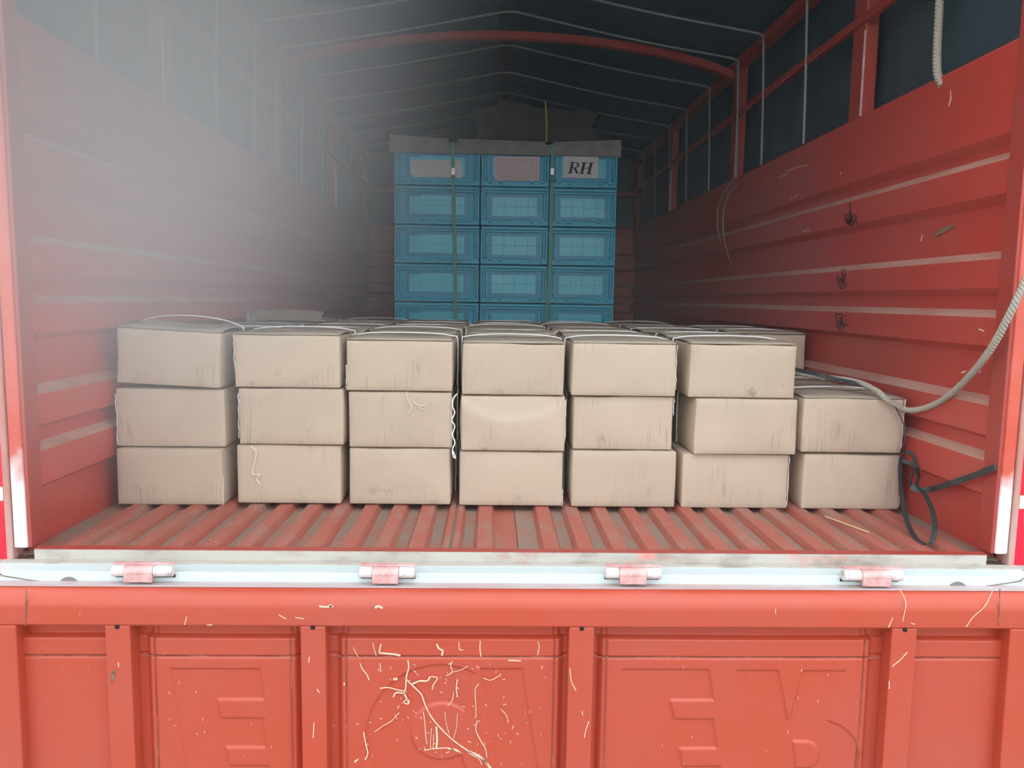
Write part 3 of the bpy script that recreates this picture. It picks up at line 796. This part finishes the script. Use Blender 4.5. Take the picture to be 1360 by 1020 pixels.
ZC = [0.103, 0.339, 0.575, 0.811, 1.047, 1.283]; HC = 0.2345
protoA = crate(0.522, HC, 0.58, 'A', 1); protoB = crate(0.416, HC, 0.58, 'B', 2); ua = ub = False
CL = ['bottom crate', 'second crate from the bottom', 'lowest crate still in view above the cartons', 'crate two below the labelled one', 'crate just below the labelled one', 'top crate']
CN = [('left column', -0.418, 'A'), ('middle column', 0.058, 'B'), ('right column', 0.477, 'B')]
TOPL = ['top left crate bearing a long white paper slip', 'top middle crate bearing a pink and red printed paper', 'top right crate bearing a paper reading RH']
crates = {}
for ci, (cn, cx, st) in enumerate(CN):
    for ti, z in enumerate(ZC):
        if st == 'A': r = copy_tree(protoA) if ua else protoA; ua = True
        else: r = copy_tree(protoB) if ub else protoB; ub = True
        r.location = (cx + 0.0006 * (ti % 2), YC + random.uniform(0, .006), z)
        if ti < 2: lb, gp = 'light blue plastic crate hidden low in the stack behind the cartons', 'hidden blue crates'
        elif ti == 5: lb, gp = 'light blue plastic crate, ' + TOPL[ci], 'blue crates'
        else: lb, gp = 'light blue folding plastic crate, %s of the blue stack, %s' % (cn, {2: 'lowest row in view, half hidden by cartons', 3: 'third row from the top', 4: 'second row from the top'}[ti] if ti != 2 else 'lowest row in view, half hidden by cartons'), 'blue crates'
        if ti == 2: lb = 'light blue plastic crate half hidden by cartons, lowest in view in the %s' % cn
        if ti == 3: lb = 'light blue plastic crate in the %s, two rows below the paper labels' % cn
        if ti == 4: lb = 'light blue plastic crate in the %s, just below the labelled crate' % cn
        if ti == 2: pass
        tag(r, lb, 'crate', gp); crates[(ci, ti)] = r
# one more row is in view between the half hidden one and 'two rows below'
# papers
Yp = YC - 0.004


def paper(parent, name, quad, material, y, lab=None):
    q = [at(x, yy, 1, y) for x, yy in quad]
    m = MB(); n = len(q); m.add([p for p in q] + [p + Vector((0, 0.0012, 0)) for p in q], [tuple(range(n)), tuple(range(2 * n - 1, n - 1, -1))] + [(i, i + n, (i + 1) % n + n, (i + 1) % n) for i in range(n)])
    o = m.build(name, material, parent)
    if lab: o['label'] = lab
    return o


def lines(parent_paper, root, name, segs, material, wd, y):
    m = MB()
    for a, b in segs:
        p, q = at(*a, 1, y), at(*b, 1, y); m.ribbon([p, q], (0, 0, 1) if abs((q - p).normalized().z) < .7 else (1, 0, 0), wd, 0.0006)
    o = m.build(name, material, root)
    o.parent = parent_paper
    return o


pa = paper(crates[(0, 5)], 'paper_label', [(546, 212), (612, 213), (614, 236), (549, 235), (546, 231)], PAPER, Yp, 'white paper slip with faint grey print')
sg_ = []
for i in range(7):
    y = 215.5 + i * 2.9
    sg_.append(((548, y), (558, y + .1)));
    xx = 562
    while xx < 608:
        L = random.uniform(4, 12); sg_.append(((xx, y + .2), (min(xx + L, 610), y + .3))); xx += L + 1.5
sg_ += [((560.5, 213.5), (561, 234.5))]
lines(pa, crates[(0, 5)], 'faint_print', sg_, GREYINK, 0.0014, Yp - 0.0008)
pb = paper(crates[(1, 5)], 'paper_label', [(657, 207.5), (716.5, 208), (716, 240.5), (657.5, 239.5)], PAPERP, Yp, 'pinkish paper with a red printed form')
sg_ = []
fr = [(661, 211), (712.5, 211.5), (712.5, 237), (661, 236.5)]
for i in range(4): sg_.append((fr[i], fr[(i + 1) % 4]))
for i in range(9):
    y = 213.5 + i * 2.6; xx = 663
    while xx < (711 if i not in (2, 3, 4) else 690):
        L = random.uniform(2, 8); sg_.append(((xx, y), (min(xx + L, 711), y + .1))); xx += L + 1.2
sg_ += [((703, 219), (709, 221.5)), ((703.5, 221), (708, 219))]
lines(pb, crates[(1, 5)], 'red_print', sg_, REDINK, 0.0017, Yp - 0.0008)
pc = paper(crates[(2, 5)], 'paper_label', [(748.5, 207.5), (795, 208.5), (794, 237), (748, 236)], PAPER, Yp, 'white paper with the large italic letters RH')
m = MB(); yR = Yp - 0.0014


def lp(pts2):   # letter stroke polygon given in photo-measured points on the paper
    q = [at(x, y, 1, yR) for x, y in pts2]; n = len(q)
    m.add(q + [p + Vector((0, 0.0008, 0)) for p in q], [tuple(range(n)), tuple(range(2 * n - 1, n - 1, -1))] + [(i, i + n, (i + 1) % n + n, (i + 1) % n) for i in range(n)])


lp([(758.8, 215.6), (762.4, 215.6), (758.8, 230.2), (755.2, 230.2)])       # R
lp([(756.4, 215.3), (766, 215.3), (765.8, 216.3), (756.2, 216.3)])
lp([(753.4, 229.6), (760.4, 229.6), (760.2, 230.6), (753.2, 230.6)])
lp([(765.5, 215.3), (768.2, 216.2), (769.4, 218.6), (768.4, 221.4), (765.2, 223.0), (764.6, 222.3), (766.0, 220.6), (766.6, 218.2), (765.6, 216.4)])
lp([(759.6, 222.3), (765.0, 222.3), (764.8, 223.4), (759.4, 223.4)])
lp([(761.8, 223.2), (765.0, 223.0), (768.0, 229.8), (769.0, 230.6), (765.2, 230.6)])
lp([(774.2, 216.0), (777.8, 216.0), (774.2, 230.6), (770.6, 230.6)])       # H
lp([(783.6, 216.2), (787.2, 216.2), (783.6, 230.8), (780.0, 230.8)])
lp([(772.4, 215.7), (779.8, 215.7), (779.6, 216.7), (772.2, 216.7)]); lp([(781.8, 215.9), (789.2, 215.9), (789.0, 216.9), (781.6, 216.9)])
lp([(769.2, 230.0), (776.0, 230.0), (775.8, 231.0), (769.0, 231.0)]); lp([(778.6, 230.2), (785.4, 230.2), (785.2, 231.2), (778.4, 231.2)])
lp([(775.6, 222.6), (783.8, 222.7), (783.6, 223.8), (775.4, 223.7)])
o = m.build('letters', BLKINK, crates[(2, 5)]); o.parent = pc

# pallet, lid, straps
p = empty('pallet', (0, YC + 0.3, 0)); tag(p, 'wooden pallet under the blue crates, hidden behind the cartons', 'pallet')
for k in range(6): MB().box(-0.69, 0.69, YC + 0.01 + k * 0.1, YC + 0.085 + k * 0.1, 0.082, 0.101).build('deck_board', WOOD, p)
for k in (-0.64, 0, 0.64): MB().box(k - 0.045, k + 0.045, YC + 0.01, YC + 0.59, 0.001, 0.082).build('skid', WOOD, p)
s1, s2 = -0.328, 0.262       # strap x at the lid
lidm = MB()
for a, b, za, zb in ((-0.705, s1 - 0.022, 1.5795, 1.560), (s1 + 0.032, s2 - 0.022, 1.562, 1.553), (s2 + 0.022, 0.702, 1.553, 1.574)):
    lidm.extrude([(a, 1.519 - 0.0), (b, 1.519), (b, zb), (a, za)], 1, YC - 0.012, YC + 0.60)
    lidm.extrude([(a, 1.474), (b, 1.469), (b, 1.535), (a, 1.541)], 1, YC - 0.020, YC - 0.008)
for sx_ in (s1 + 0.005, s2): lidm.box(sx_ - 0.032, sx_ + 0.032, YC - 0.018, YC + 0.60, 1.519, 1.536); lidm.box(sx_ - 0.032, sx_ + 0.032, YC - 0.018, YC - 0.008, 1.471, 1.52)
ld = lidm.build('crate_lid', FELT, bev=0.004, origin=(0, YC + 0.29, 1.519)); tag(ld, 'grey lid slab with strap notches across the top of the blue crates', 'lid')
for k, (pl, lb, bx) in enumerate((([(600, 187), (601, 200), (602, 250), (604, 330), (605, 425)], 'left green strap running down over the blue crates', (602, 228)),
                             ([(737, 187), (735, 200), (733, 250), (731, 330), (727, 428)], 'right green strap running down over the blue crates', (733.5, 228)))):
    e = empty('strapping_band', at(pl[-1][0], pl[-1][1], 1, YC)); tag(e, lb, 'strap')
    P = [at(x, y, 1, YC - 0.026) for x, y in pl if y > 188]; P.append(Vector((P[-1].x, YC - 0.02, 0.12)))
    top_ = Vector((P[0].x, YC + 0.02, 1.5435)); back = Vector((P[0].x, YC + 0.59, 1.5445))
    m = MB(); m.ribbon([back, top_, Vector((P[0].x, YC - 0.010, 1.5425)), Vector((P[0].x, YC - 0.024, 1.536))] + P[1:], (1, 0, 0), 0.021, 0.002); m.build('webbing', GREEN, e)
    c = at(*bx, 1, YC - 0.030); MB().box(c.x - 0.012, c.x + 0.012, c.y - 0.004, c.y + 0.006, c.z - 0.020, c.z + 0.022).build('buckle', CHROME, e, bev=0.002)
    d = MB().box(c.x - 0.011, c.x + 0.011, c.y - 0.0005, c.y + 0.003, c.z - 0.066 if k else c.z - 0.036, c.z - 0.020).build('doubled_end', GREEND, e); d['label'] = 'darker green doubled strap end'

# dark bundle on the lid with a yellow strap
bm_ = MB()
def bf(u, v):
    return None
e = empty('wrapped_bundle', (0.22, YC + 0.3, 1.581)); tag(e, 'dark wrapped bundle lying on the grey lid of the crate stack', 'bundle')
b = MB()
N = 20
YBn = YC + 0.16
base = [(-0.18, 1.582), (0.63, 1.582)] + [(at(x, y, 1, YBn).x, at(x, y, 1, YBn).z) for x, y in [(786, 168), (798, 146), (760, 145), (722, 143), (700, 137), (672, 131), (660, 130), (658, 138), (630, 142)]]
b.extrude(base, 1, YBn, YBn + 0.32); b.build('wrapped_load', BUNDLE, e, bev=0.02)
m = MB(); yy = YC + 0.14
m.ribbon([at(724.5, 134, 1, yy), at(725.5, 150, 1, yy), at(726, 170, 1, yy), at(725.5, 189, 1, yy)], (1, 0, 0), 0.011, 0.002)
tag(m.build('yellow_strap', YEL, e), 'narrow yellow strap hanging upright')

# ------------------------------------------------------------------ rope and black strap at the right
rp = [at(1372, 352, 1, -0.09), at(1362, 372, 1, -0.085), at(1342, 415, 1, -0.075), at(1318, 460, 1, -0.02), at(1290, 497, 1, 0.08), at(1258, 527, 1, 0.20), at(1232, 541, 1, 0.29),
      at(1208, 545, 1, 0.345), at(1190, 538, 1, 0.350), at(1176, 529, 1, 0.352), at(1164, 519, 1, 0.375), at(1140, 508, 1, 0.45), at(1112, 503, 1, 0.51), at(1084, 500, 1, 0.56), at(1064, 497, 1, 0.60), at(1040, 493, 1, 0.66)]
m = MB(); twisted(m, spline(rp, 8), 0.0088, 0.028)
tag(m.build('long_rope', ROPE, smooth=True, origin=rp[0]), 'long pale twisted rope drooping from the right edge and over the low right stack', 'rope')

st = empty('webbing_strap', at(1212, 640, 1, 0.33)); tag(st, 'black webbing strap knotted and looped in front of the right wall', 'strap')
A = [at(1040, 487, 1, 0.66), at(1062, 492, 1, 0.60), at(1086, 497, 1, 0.55), at(1112, 504, 1, 0.50), at(1140, 510, 1, 0.44), at(1160, 516, 1, 0.385), at(1174, 524, 1, 0.355), at(1186, 537, 1, 0.350),
     at(1194, 550, 1, 0.348), at(1201, 566, 1, 0.348), at(1202, 580, 1, 0.347), at(1198, 596, 1, 0.345), at(1195, 610, 1, 0.34)]
wd = [(0, 0.6, 1)] * 6 + [(1, 0.5, .3)] + [(0.25, 1, 0)] * 4 + [(0.8, .6, 0)] * 2
sA = spline(A, 6); n_ = len(sA)
wds = [Vector(wd[min(int(i / 6), 12)]).lerp(Vector(wd[min(int(i / 6) + 1, 12)]), (i % 6) / 6) for i in range(n_)]
m = MB(); m.ribbon(sA, wds, 0.013, 0.0014); m.build('running_length', STRAPB, st)
Bp = [(1198, 600), (1195, 625), (1198, 660), (1204, 690), (1216, 715), (1232, 723), (1240, 712), (1241, 692), (1236, 672), (1227, 655), (1218, 645)]
m = MB(); BB = [at(x, y, 1, Y) for (x, y), Y in zip(Bp, [.340, .325, .29, .21, .10, .045, .06, .12, .19, .26, .30])]
m.ribbon(spline(BB, 6), (0.9, 0.35, 0.05), 0.014, 0.0014); m.build('hanging_loop', STRAPB, st)
Cp = [(1196, 608), (1203, 600), (1212, 604), (1217, 618), (1220, 634), (1215, 646), (1209, 642), (1213, 628), (1219, 622), (1210, 616), (1198, 612)]
m = MB(); m.ribbon(spline([at(x, y, 1, Y) for (x, y), Y in zip(Cp, [.338, .334, .330, .322, .318, .312, .306, .302, .31, .318, .325])], 6), (0.7, 0.3, 0.5), 0.013, 0.0014); m.build('knot', STRAPB, st)
Dp = [(1210, 646), (1222, 651), (1240, 649), (1262, 642), (1290, 633), (1312, 624), (1322, 620)]
m = MB(); m.ribbon(spline([at(x, y, 1, Y) for (x, y), Y in zip(Dp[:3], [.30, .285, .25])] + [at(x, y, 0, 1.128) for x, y in Dp[3:]], 6), (0, 0.25, 1), 0.016, 0.0014); m.build('tied_end', STRAPB, st)

# ------------------------------------------------------------------ tailgate
tg = empty('tailgate', (0, -0.12, -0.75)); tag(tg, 'dropped red steel tailgate hanging below the white sill', 'tailgate')
YT = -0.155
ZB = at(680, 833.5, 1, YT).z
# rounded top beam
prof_ = [(-0.108, -0.052)]
for i in range(9):
    a = math.radians(90 - i * 90 / 8); prof_.append((YT + 0.040 - math.cos(a) * 0.040 , -0.072 + math.sin(a) * 0.022))
prof_ = [(-0.104, -0.0505)] + [(-0.118 - 0.037 * math.sin(math.radians(a)), -0.092 + 0.0415 * math.cos(math.radians(a))) for a in range(0, 91, 6)] + [(-0.155, ZB + 0.004), (-0.152, ZB), (-0.112, ZB)]
m = MB(); m.extrude(prof_, 0, -1.36, 1.36); tb = m.build('top_beam', RED, tg)
for p_ in tb.data.polygons: p_.use_smooth = True
tb.data.set_sharp_from_angle(angle=math.radians(28))
m = MB(); m.box(-1.36, 1.36, -0.124, -0.1012, -0.0505, -0.0475); m.box(-1.36, 1.36, -0.127, -0.124, -0.0503, -0.049)
m.build('top_lip', LIP, tg)
PB = -0.128     # field plane
zb = -0.75


def X(px, y=950, Y=-0.15): return at(px, y, 1, Y).x


bars = [(X(145), X(178)), (X(401), X(434)), (X(753), X(786)), (X(1176), X(1209))]
for a, b in bars: MB().box(a, b, YT + 0.002, PB + 0.03, zb + 0.06, ZB).build('upright_bar', RED, tg, bev=0.003)
for i, (a, b) in enumerate(bars):
    c = (a + b) / 2; mm_ = MB(); mm_.tube([(c, YT + 0.0012, ZB - 0.0025), (c, YT + 0.004, ZB - 0.0025)], 0.0055, 12); mm_.build('drain_hole', BLACK, tg)
xL, xR = X(29), X(1331)
m = MB(); m.extrude([(-1.36, ZB), (xL + 0.001, ZB), (xL - 0.003, zb + 0.06), (-1.36, zb + 0.06)], 1, YT, PB + 0.03); m.build('side_frame', RED, tg, bev=0.003)
m = MB(); m.extrude([(1.36, ZB), (xR - 0.002, ZB), (xR + 0.006, zb + 0.06), (1.36, zb + 0.06)], 1, YT, PB + 0.03); m.build('side_frame', RED, tg, bev=0.003)
MB().box(-1.36, 1.36, YT, PB + 0.03, zb, zb + 0.06).build('bottom_beam', RED, tg, bev=0.004)
# inner sheet: height field with pressed letters
def zp(py, px=680): return at(px, py, 1, PB).z


def xp(px, py=950): return at(px, py, 1, PB).x


def sd_poly(P, pts2):
    """signed distance of points P (n,2) to a polygon, negative inside"""
    v = np.array(pts2); n = len(v); d = np.full(len(P), 1e9); inside = np.zeros(len(P), bool)
    for i in range(n):
        a, b = v[i], v[(i + 1) % n]; e = b - a; w_ = P - a
        t = np.clip((w_ @ e) / max(e @ e, 1e-12), 0, 1); d = np.minimum(d, np.linalg.norm(w_ - t[:, None] * e, axis=1))
        c1 = (a[1] <= P[:, 1]) & (b[1] > P[:, 1]) & ((e[0] * w_[:, 1] - e[1] * w_[:, 0]) > 0)
        c2 = (a[1] > P[:, 1]) & (b[1] <= P[:, 1]) & ((e[0] * w_[:, 1] - e[1] * w_[:, 0]) < 0)
        inside ^= (c1 | c2)
    return np.where(inside, -d, d)


def w2(pl): return [(at(x, y, 1, PB).x, at(x, y, 1, PB).z) for x, y in pl]


def arc(cx, cy, rx, ry, a0, a1, n=24):
    return [(cx + rx * math.cos(math.radians(a0 + (a1 - a0) * i / n)), cy + ry * math.sin(math.radians(a0 + (a1 - a0) * i / n))) for i in range(n + 1)]


E1 = [(224, 887), (347, 887), (352, 931), (290, 931), (294, 953), (350, 953), (354, 995), (301, 995), (306, 1016), (358, 1016), (362, 1062), (252, 1062)]
C1 = arc(585, 985, 102, 103, -62, -180, 24) + arc(585, 985, 102, 103, 176, 60, 24) + arc(587, 972, 40, 36, 50, 180, 16) + arc(587, 972, 40, 36, -176, -42, 16)
I1 = [(636, 887), (695, 887), (722, 1062), (664, 1062)]
E2 = [(825, 888), (943, 888), (950, 932), (892, 932), (897, 954), (949, 954), (954, 996), (904, 996), (908, 1017), (958, 1017), (964, 1062), (850, 1062)]
R1 = [(976, 889), (1035, 889), (1048, 955), (1065, 890), (1126, 890), (1103, 957)] + arc(1098, 1010, 46, 52, -80, 80, 16) + [(1006, 1062)]
RC = [(1052, 984)] + arc(1072, 1003, 18, 19, -90, 90, 10) + [(1056, 1022)]
UB = [(470, 1000)]
panels = [(208, 388, [E1], []), (460, 735, [C1, I1], []), (803, 1143, [E2, R1], [RC])]
ztop = ZB
nzz = 175
zs = np.linspace(ztop, zb + 0.06, nzz)
# photo grid is finer where it can be seen
zs = np.concatenate([np.linspace(ztop, -0.50, 170), np.linspace(-0.505, zb + 0.06, 12)])
edge = [(-1.36 + .2, bars[0][0]), (bars[0][1], bars[1][0]), (bars[1][1], bars[2][0]), (bars[2][1], bars[3][0]), (bars[3][1], 1.36 - .2)]
edge[0] = (xL - 0.01, bars[0][0] + 0.002); edge[4] = (bars[3][1] - 0.002, xR + 0.01)
for bi in range(5):
    xa, xb = edge[bi]; n = max(int((xb - xa) / 0.0022), 10); xs = np.linspace(xa - 0.001, xb + 0.001, n)
    XX, ZZ = np.meshgrid(xs, zs); P = np.stack([XX.ravel(), ZZ.ravel()], 1)
    y = np.full(len(P), 0.0)
    sst = lambda t: np.clip(t, 0, 1) ** 2 * (3 - 2 * np.clip(t, 0, 1))
    # strip under the beam is set back, then a step outwards, then a groove
    z1, z2 = zp(848), zp(873)
    y += 0.020 * sst((P[:, 1] - z1) / 0.005 + 0.5)
    y += 0.006 * np.exp(-((P[:, 1] - z2) / 0.0022) ** 2)
    if 1 <= bi <= 3:
        pl, pr, let, cnt = panels[bi - 1]; xl, xr = xp(pl), xp(pr)
        # side channels beside the bars
        y += 0.016 * sst((xl - 0.006 - P[:, 0]) / 0.016) + 0.016 * sst((P[:, 0] - xr - 0.006) / 0.016)
        y += 0.004 * np.exp(-((P[:, 0] - xl) / 0.002) ** 2) + 0.004 * np.exp(-((P[:, 0] - xr) / 0.002) ** 2)
        for L in let:
            d = sd_poly(P, w2(L)); 
            y += 0.0046 * sst(-d / 0.0055)
        for L in cnt:
            d = sd_poly(P, w2(L)); y -= 0.0046 * sst(-d / 0.0055)
    gm = MB(); zr = z2  # brown lines painting shade into the groove and panel seams
    gm.ribbon([(xa + 0.012 + (xb - xa - 0.024) * k / 12, PB + 0.0022 + 0.0004 * (k % 3), zr + 0.0006 * math.sin(k * 1.7 + bi)) for k in range(13)], (0, 0, 1), 0.0022, 0.0008)
    if 1 <= bi <= 3:
        for xq in (xl, xr): gm.ribbon([(xq + 0.0005 * math.sin(k), PB + 0.0015, zp(848) + (-0.50 - zp(848)) * k / 10) for k in range(11)], (1, 0, 0), 0.0018, 0.0008)
    gm.build('seam_shade_lines', SEAM, tg)
    y += 0.0012 * np.sin(P[:, 0] * 9 + bi) * np.sin(P[:, 1] * 11)
    y = np.minimum(y, 0.0245)
    m = MB(); vs_ = [(float(p[0]), PB + float(q), float(p[1])) for p, q in zip(P, y)]
    fs_ = [(j * n + i, j * n + i + 1, (j + 1) * n + i + 1, (j + 1) * n + i) for j in range(len(zs) - 1) for i in range(n - 1)]
    m.add(vs_, fs_); o = m.build('pressed_panel', RED, tg, smooth=True)
    if 1 <= bi <= 3: o['label'] = 'red panel with pressed letters' 
for px_ in (34, 1327):
    q_ = [at(px_ + dx_, y_, 1, YT - 0.0005) for dx_, y_ in ((1, 782), (0.5, 800), (-0.5, 831))]
    m = MB(); m.tube(q_, 0.0012, 5); m.build('end_seam', RUST, tg)
MB().box(xL - 0.05, xR + 0.05, PB + 0.032, PB + 0.036, zb, -0.06).build('back_sheet', RED, tg)

# scratches on the tailgate
sc = MB()


def scr(pl, wd=0.0016, Y=PB - 0.0006):
    sc.ribbon(spline([at(x, y, 1, Y) for x, y in pl], 4), (1, 0, .3) if abs(pl[-1][1] - pl[0][1]) > abs(pl[-1][0] - pl[0][0]) else (0, 0, 1), wd, 0.0010)


o5 = lambda pts_, ox=430, oy=820, s=5.1: [(ox + x / s, oy + y / s) for x, y in pts_]
scr(o5([(560, 420), (610, 470), (660, 520), (690, 600), (740, 690), (830, 790), (900, 850), (980, 905), (1060, 950), (1110, 990), (1140, 1030)]), 0.0026)
scr(o5([(985, 905), (1060, 940), (1100, 985), (1125, 1020)]), 0.0034)
scr(o5([(270, 775), (285, 860), (298, 920), (280, 965)]), 0.0024)
scr(o5([(245, 310), (262, 350), (290, 385), (308, 425)]), 0.0022)
scr(o5([(375, 240), (430, 245), (480, 250), (520, 258)]), 0.0038); scr(o5([(388, 180), (375, 235)]), 0.003)
scr(o5([(765, 180), (780, 210), (805, 225), (800, 258)]), 0.0036)
scr(o5([(915, 165), (920, 215), (945, 220)]), 0.0018); scr(o5([(1060, 160), (1058, 210), (1065, 265)]), 0.0022)
scr(o5([(345, 775), (400, 735), (460, 700), (510, 645)]), 0.0013)
scr(o5([(570, 290), (575, 340), (560, 400), (555, 470), (540, 520)]), 0.0028)
scr(o5([(600, 450), (650, 430), (700, 430), (720, 400)]), 0.0036); scr(o5([(380, 480), (440, 475), (500, 490), (560, 500)]), 0.0022)
scr(o5([(470, 540), (490, 510), (540, 515), (560, 545), (575, 580)]), 0.0030); scr(o5([(550, 560), (575, 560), (575, 585), (548, 580), (550, 560)]), 0.002)
scr(o5([(725, 400), (770, 410), (740, 460), (735, 490)]), 0.002); scr(o5([(470, 420), (500, 415)]), 0.005)
scr(o5([(905, 420), (898, 480), (905, 540)]), 0.0022); scr(o5([(870, 295), (860, 330), (870, 370), (830, 395)]), 0.0018)
scr(o5([(875, 370), (930, 355), (975, 330)]), 0.0012); scr(o5([(675, 640), (685, 720), (690, 800), (700, 860)]), 0.0016)
scr(o5([(762, 740), (768, 830), (762, 885)]), 0.0038); scr(o5([(745, 790), (740, 890)]), 0.0014); scr(o5([(730, 750), (722, 850), (728, 895)]), 0.0012)
scr(o5([(680, 900), (760, 888), (850, 885), (900, 905), (930, 920)]), 0.0018); scr(o5([(840, 890), (890, 893), (925, 915)]), 0.0026)
scr(o5([(1040, 700), (1030, 760), (1060, 830), (1095, 890), (1105, 950)]), 0.0018); scr(o5([(1050, 450), (1025, 490), (1030, 600), (1030, 680)]), 0.0014)
scr(o5([(1080, 410), (1130, 425), (1180, 400), (1200, 390)]), 0.0014); scr(o5([(1200, 620), (1240, 670), (1250, 715)]), 0.0012)
scr(o5([(210, 980), (240, 945)]), 0.004); scr(o5([(195, 900), (200, 945)]), 0.0018); scr(o5([(140, 440), (138, 460)]), 0.003)
scr(o5([(820, 640), (830, 720), (850, 790)]), 0.0011); scr(o5([(905, 650), (900, 740), (880, 820)]), 0.0011)
scr(o5([(880, 500), (870, 560), (840, 600)]), 0.0014); scr(o5([(380, 310), (388, 370)]), 0.0016); scr(o5([(330, 170), (355, 260)]), 0.0014); scr(o5([(200, 205), (232, 268)]), 0.0013)
scr([(675, 877), (692, 877.5)], 0.003); scr([(714, 852), (716, 858), (714, 870)], 0.0018)
scr([(622, 1000), (636, 1008), (640, 1016)], 0.0014)
for _ in range(70):
    x = random.gauss(570, 50); y = random.uniform(880, 1010); a = random.uniform(0, 3.14); L = random.uniform(1, 5)
    scr([(x, y), (x + L * math.cos(a), y + L * math.sin(a))], random.uniform(0.0008, 0.0016))
for _ in range(45):
    x = random.choice([random.uniform(215, 380), random.uniform(640, 730), random.uniform(800, 1140)]); y = random.uniform(885, 1015); L = random.uniform(1, 4)
    scr([(x, y), (x + random.uniform(-1, 1), y + L)], random.uniform(0.0006, 0.0012))
# bars and beam
Yb = YT + 0.0012
for pl in ([(757, 888), (758, 900), (760, 908), (765, 917)], [(773, 945), (774, 950)], [(782, 958), (778, 970), (776, 980)], [(1181, 905), (1181, 915)], [(1185, 885), (1196, 876), (1205, 866)],
           [(411, 872), (410, 880)], [(421, 915), (424, 920)], [(157, 880), (158, 886)], [(417, 960), (416, 980)]):
    scr(pl, 0.0018, Yb)
Yb = YT - 0.0008
for pl in ([(245, 830), (248, 819)], [(370, 816), (376, 820), (380, 822)], [(392, 820), (404, 822)], [(275, 830), (282, 830)], [(1195, 783), (1203, 800), (1199, 825)],
           [(1318, 785), (1308, 805), (1292, 820), (1283, 833)], [(1030, 808), (1030, 815)], [(1210, 828), (1215, 829)], [(1186, 820), (1180, 833)]):
    scr(pl, 0.0015, Yb)
scr([(498, 807), (503, 805), (508, 808)], 0.005, Yb); scr([(424, 805), (432, 806), (443, 805)], 0.004, Yb); scr([(438, 803), (440, 806)], 0.006, Yb)
tag(sc.build('paint_scratches', SCUFF, tg), 'pale scratches through the red paint', kind='stuff')
ch = MB(); q = [at(x, y, 1, YT + 0.001) for x, y in [(149, 889), (152, 890), (153, 896), (151, 903), (148, 908), (147, 900)]]
ch.add(q + [p + Vector((0, 0.001, 0)) for p in q], [tuple(range(6)), tuple(range(11, 5, -1))]); ch.build('rust_chip', RUST, tg)['label'] = 'dark rusty chip on the left upright bar'

# hinges
HX = [(150, 167, 205, 230, 758), (478, 495, 530, 551, 760), (804, 822, 858, 877, 761), (1119, 1143, 1181, 1197, 764)]
HL = ['leftmost hinge on the white sill', 'hinge on the white sill, second from the left', 'hinge on the white sill, third from the left', 'rightmost hinge on the white sill']
for (a, b, c, d, y), lb in zip(HX, HL):
    Yh = -0.112; P = [at(v, y, 1, Yh) for v in (a, b, c, d)]; z = P[1].z
    e = empty('hinge', (P[1].x, Yh, z)); tag(e, lb + ', faded pink knuckle on a pale pin', 'hinge', 'tailgate hinges')
    m = MB(); m.tube([(P[0].x, Yh, z), (P[1].x - 0.0006, Yh, z)], 0.0125, 18); m.build('pin_end', STEEL, e, bev=0.0015)
    m = MB(); m.tube([(P[2].x + 0.0006, Yh, z), (P[3].x, Yh, z)], 0.0125, 18); m.build('pin_end', STEEL, e, bev=0.0015)
    m = MB(); m.tube([(P[1].x, Yh, z), (P[2].x, Yh, z)], 0.0135, 18); m.box(P[1].x + 0.001, P[2].x - 0.001, Yh - 0.0125, Yh - 0.004, z - 0.022, z); m.build('knuckle', PINKM, e)
    MB().box(P[0].x, P[3].x, -0.1025, -0.0995, z - 0.0185, z - 0.0125).build('pin_shadow', BLACK, e)  # black strip painting the shadow gap under the pins
    MB().box(P[0].x + 0.002, P[3].x + 0.004, -0.112, -0.099, z + 0.014, z + 0.018).build('upper_leaf', PINKM, e, bev=0.001)

# ------------------------------------------------------------------ added haze imitating lens glare, thickest at the upper left by the opening
hz = MB().box(-1.14, 1.14, -0.55, 4.85, 0.02, 1.755).build('glare_haze', [])
hm = bpy.data.materials.new('glare_haze'); hm.use_nodes = True; n = hm.node_tree; n.nodes.clear()
ou = n.nodes.new('ShaderNodeOutputMaterial'); vsn = n.nodes.new('ShaderNodeVolumeScatter'); vsn.inputs['Color'].default_value = (0.99, 0.99, 1.0, 1)
vsn.inputs['Anisotropy'].default_value = -0.65
ge = n.nodes.new('ShaderNodeNewGeometry')
sc_ = n.nodes.new('ShaderNodeVectorMath'); sc_.operation = 'MULTIPLY'; sc_.inputs[1].default_value = (1.0, 0.75, 0.9)
sb = n.nodes.new('ShaderNodeVectorMath'); sb.operation = 'DISTANCE'; sb.inputs[1].default_value = (-1.12, -0.18 * 0.75, 1.30 * 0.9)
n.links.new(ge.outputs['Position'], sc_.inputs[0]); n.links.new(sc_.outputs[0], sb.inputs[0])
mr = n.nodes.new('ShaderNodeMapRange'); mr.interpolation_type = 'SMOOTHERSTEP'
mr.inputs[1].default_value = 0.0; mr.inputs[2].default_value = 1.38; mr.inputs[3].default_value = 1.0; mr.inputs[4].default_value = 0.0
n.links.new(sb.outputs['Value'], mr.inputs[0])
pw = n.nodes.new('ShaderNodeMath'); pw.operation = 'POWER'; pw.inputs[1].default_value = 1.7; n.links.new(mr.outputs[0], pw.inputs[0])
ma = n.nodes.new('ShaderNodeMath'); ma.operation = 'MULTIPLY_ADD'; ma.inputs[1].default_value = 1.40; ma.inputs[2].default_value = 0.008
n.links.new(pw.outputs[0], ma.inputs[0]); n.links.new(ma.outputs[0], vsn.inputs['Density']); n.links.new(vsn.outputs[0], ou.inputs['Volume'])
hz.data.materials.append(hm); tag(hz, 'thin pale haze imitating lens glare in the truck, thickest at the upper left', 'haze', kind='stuff')
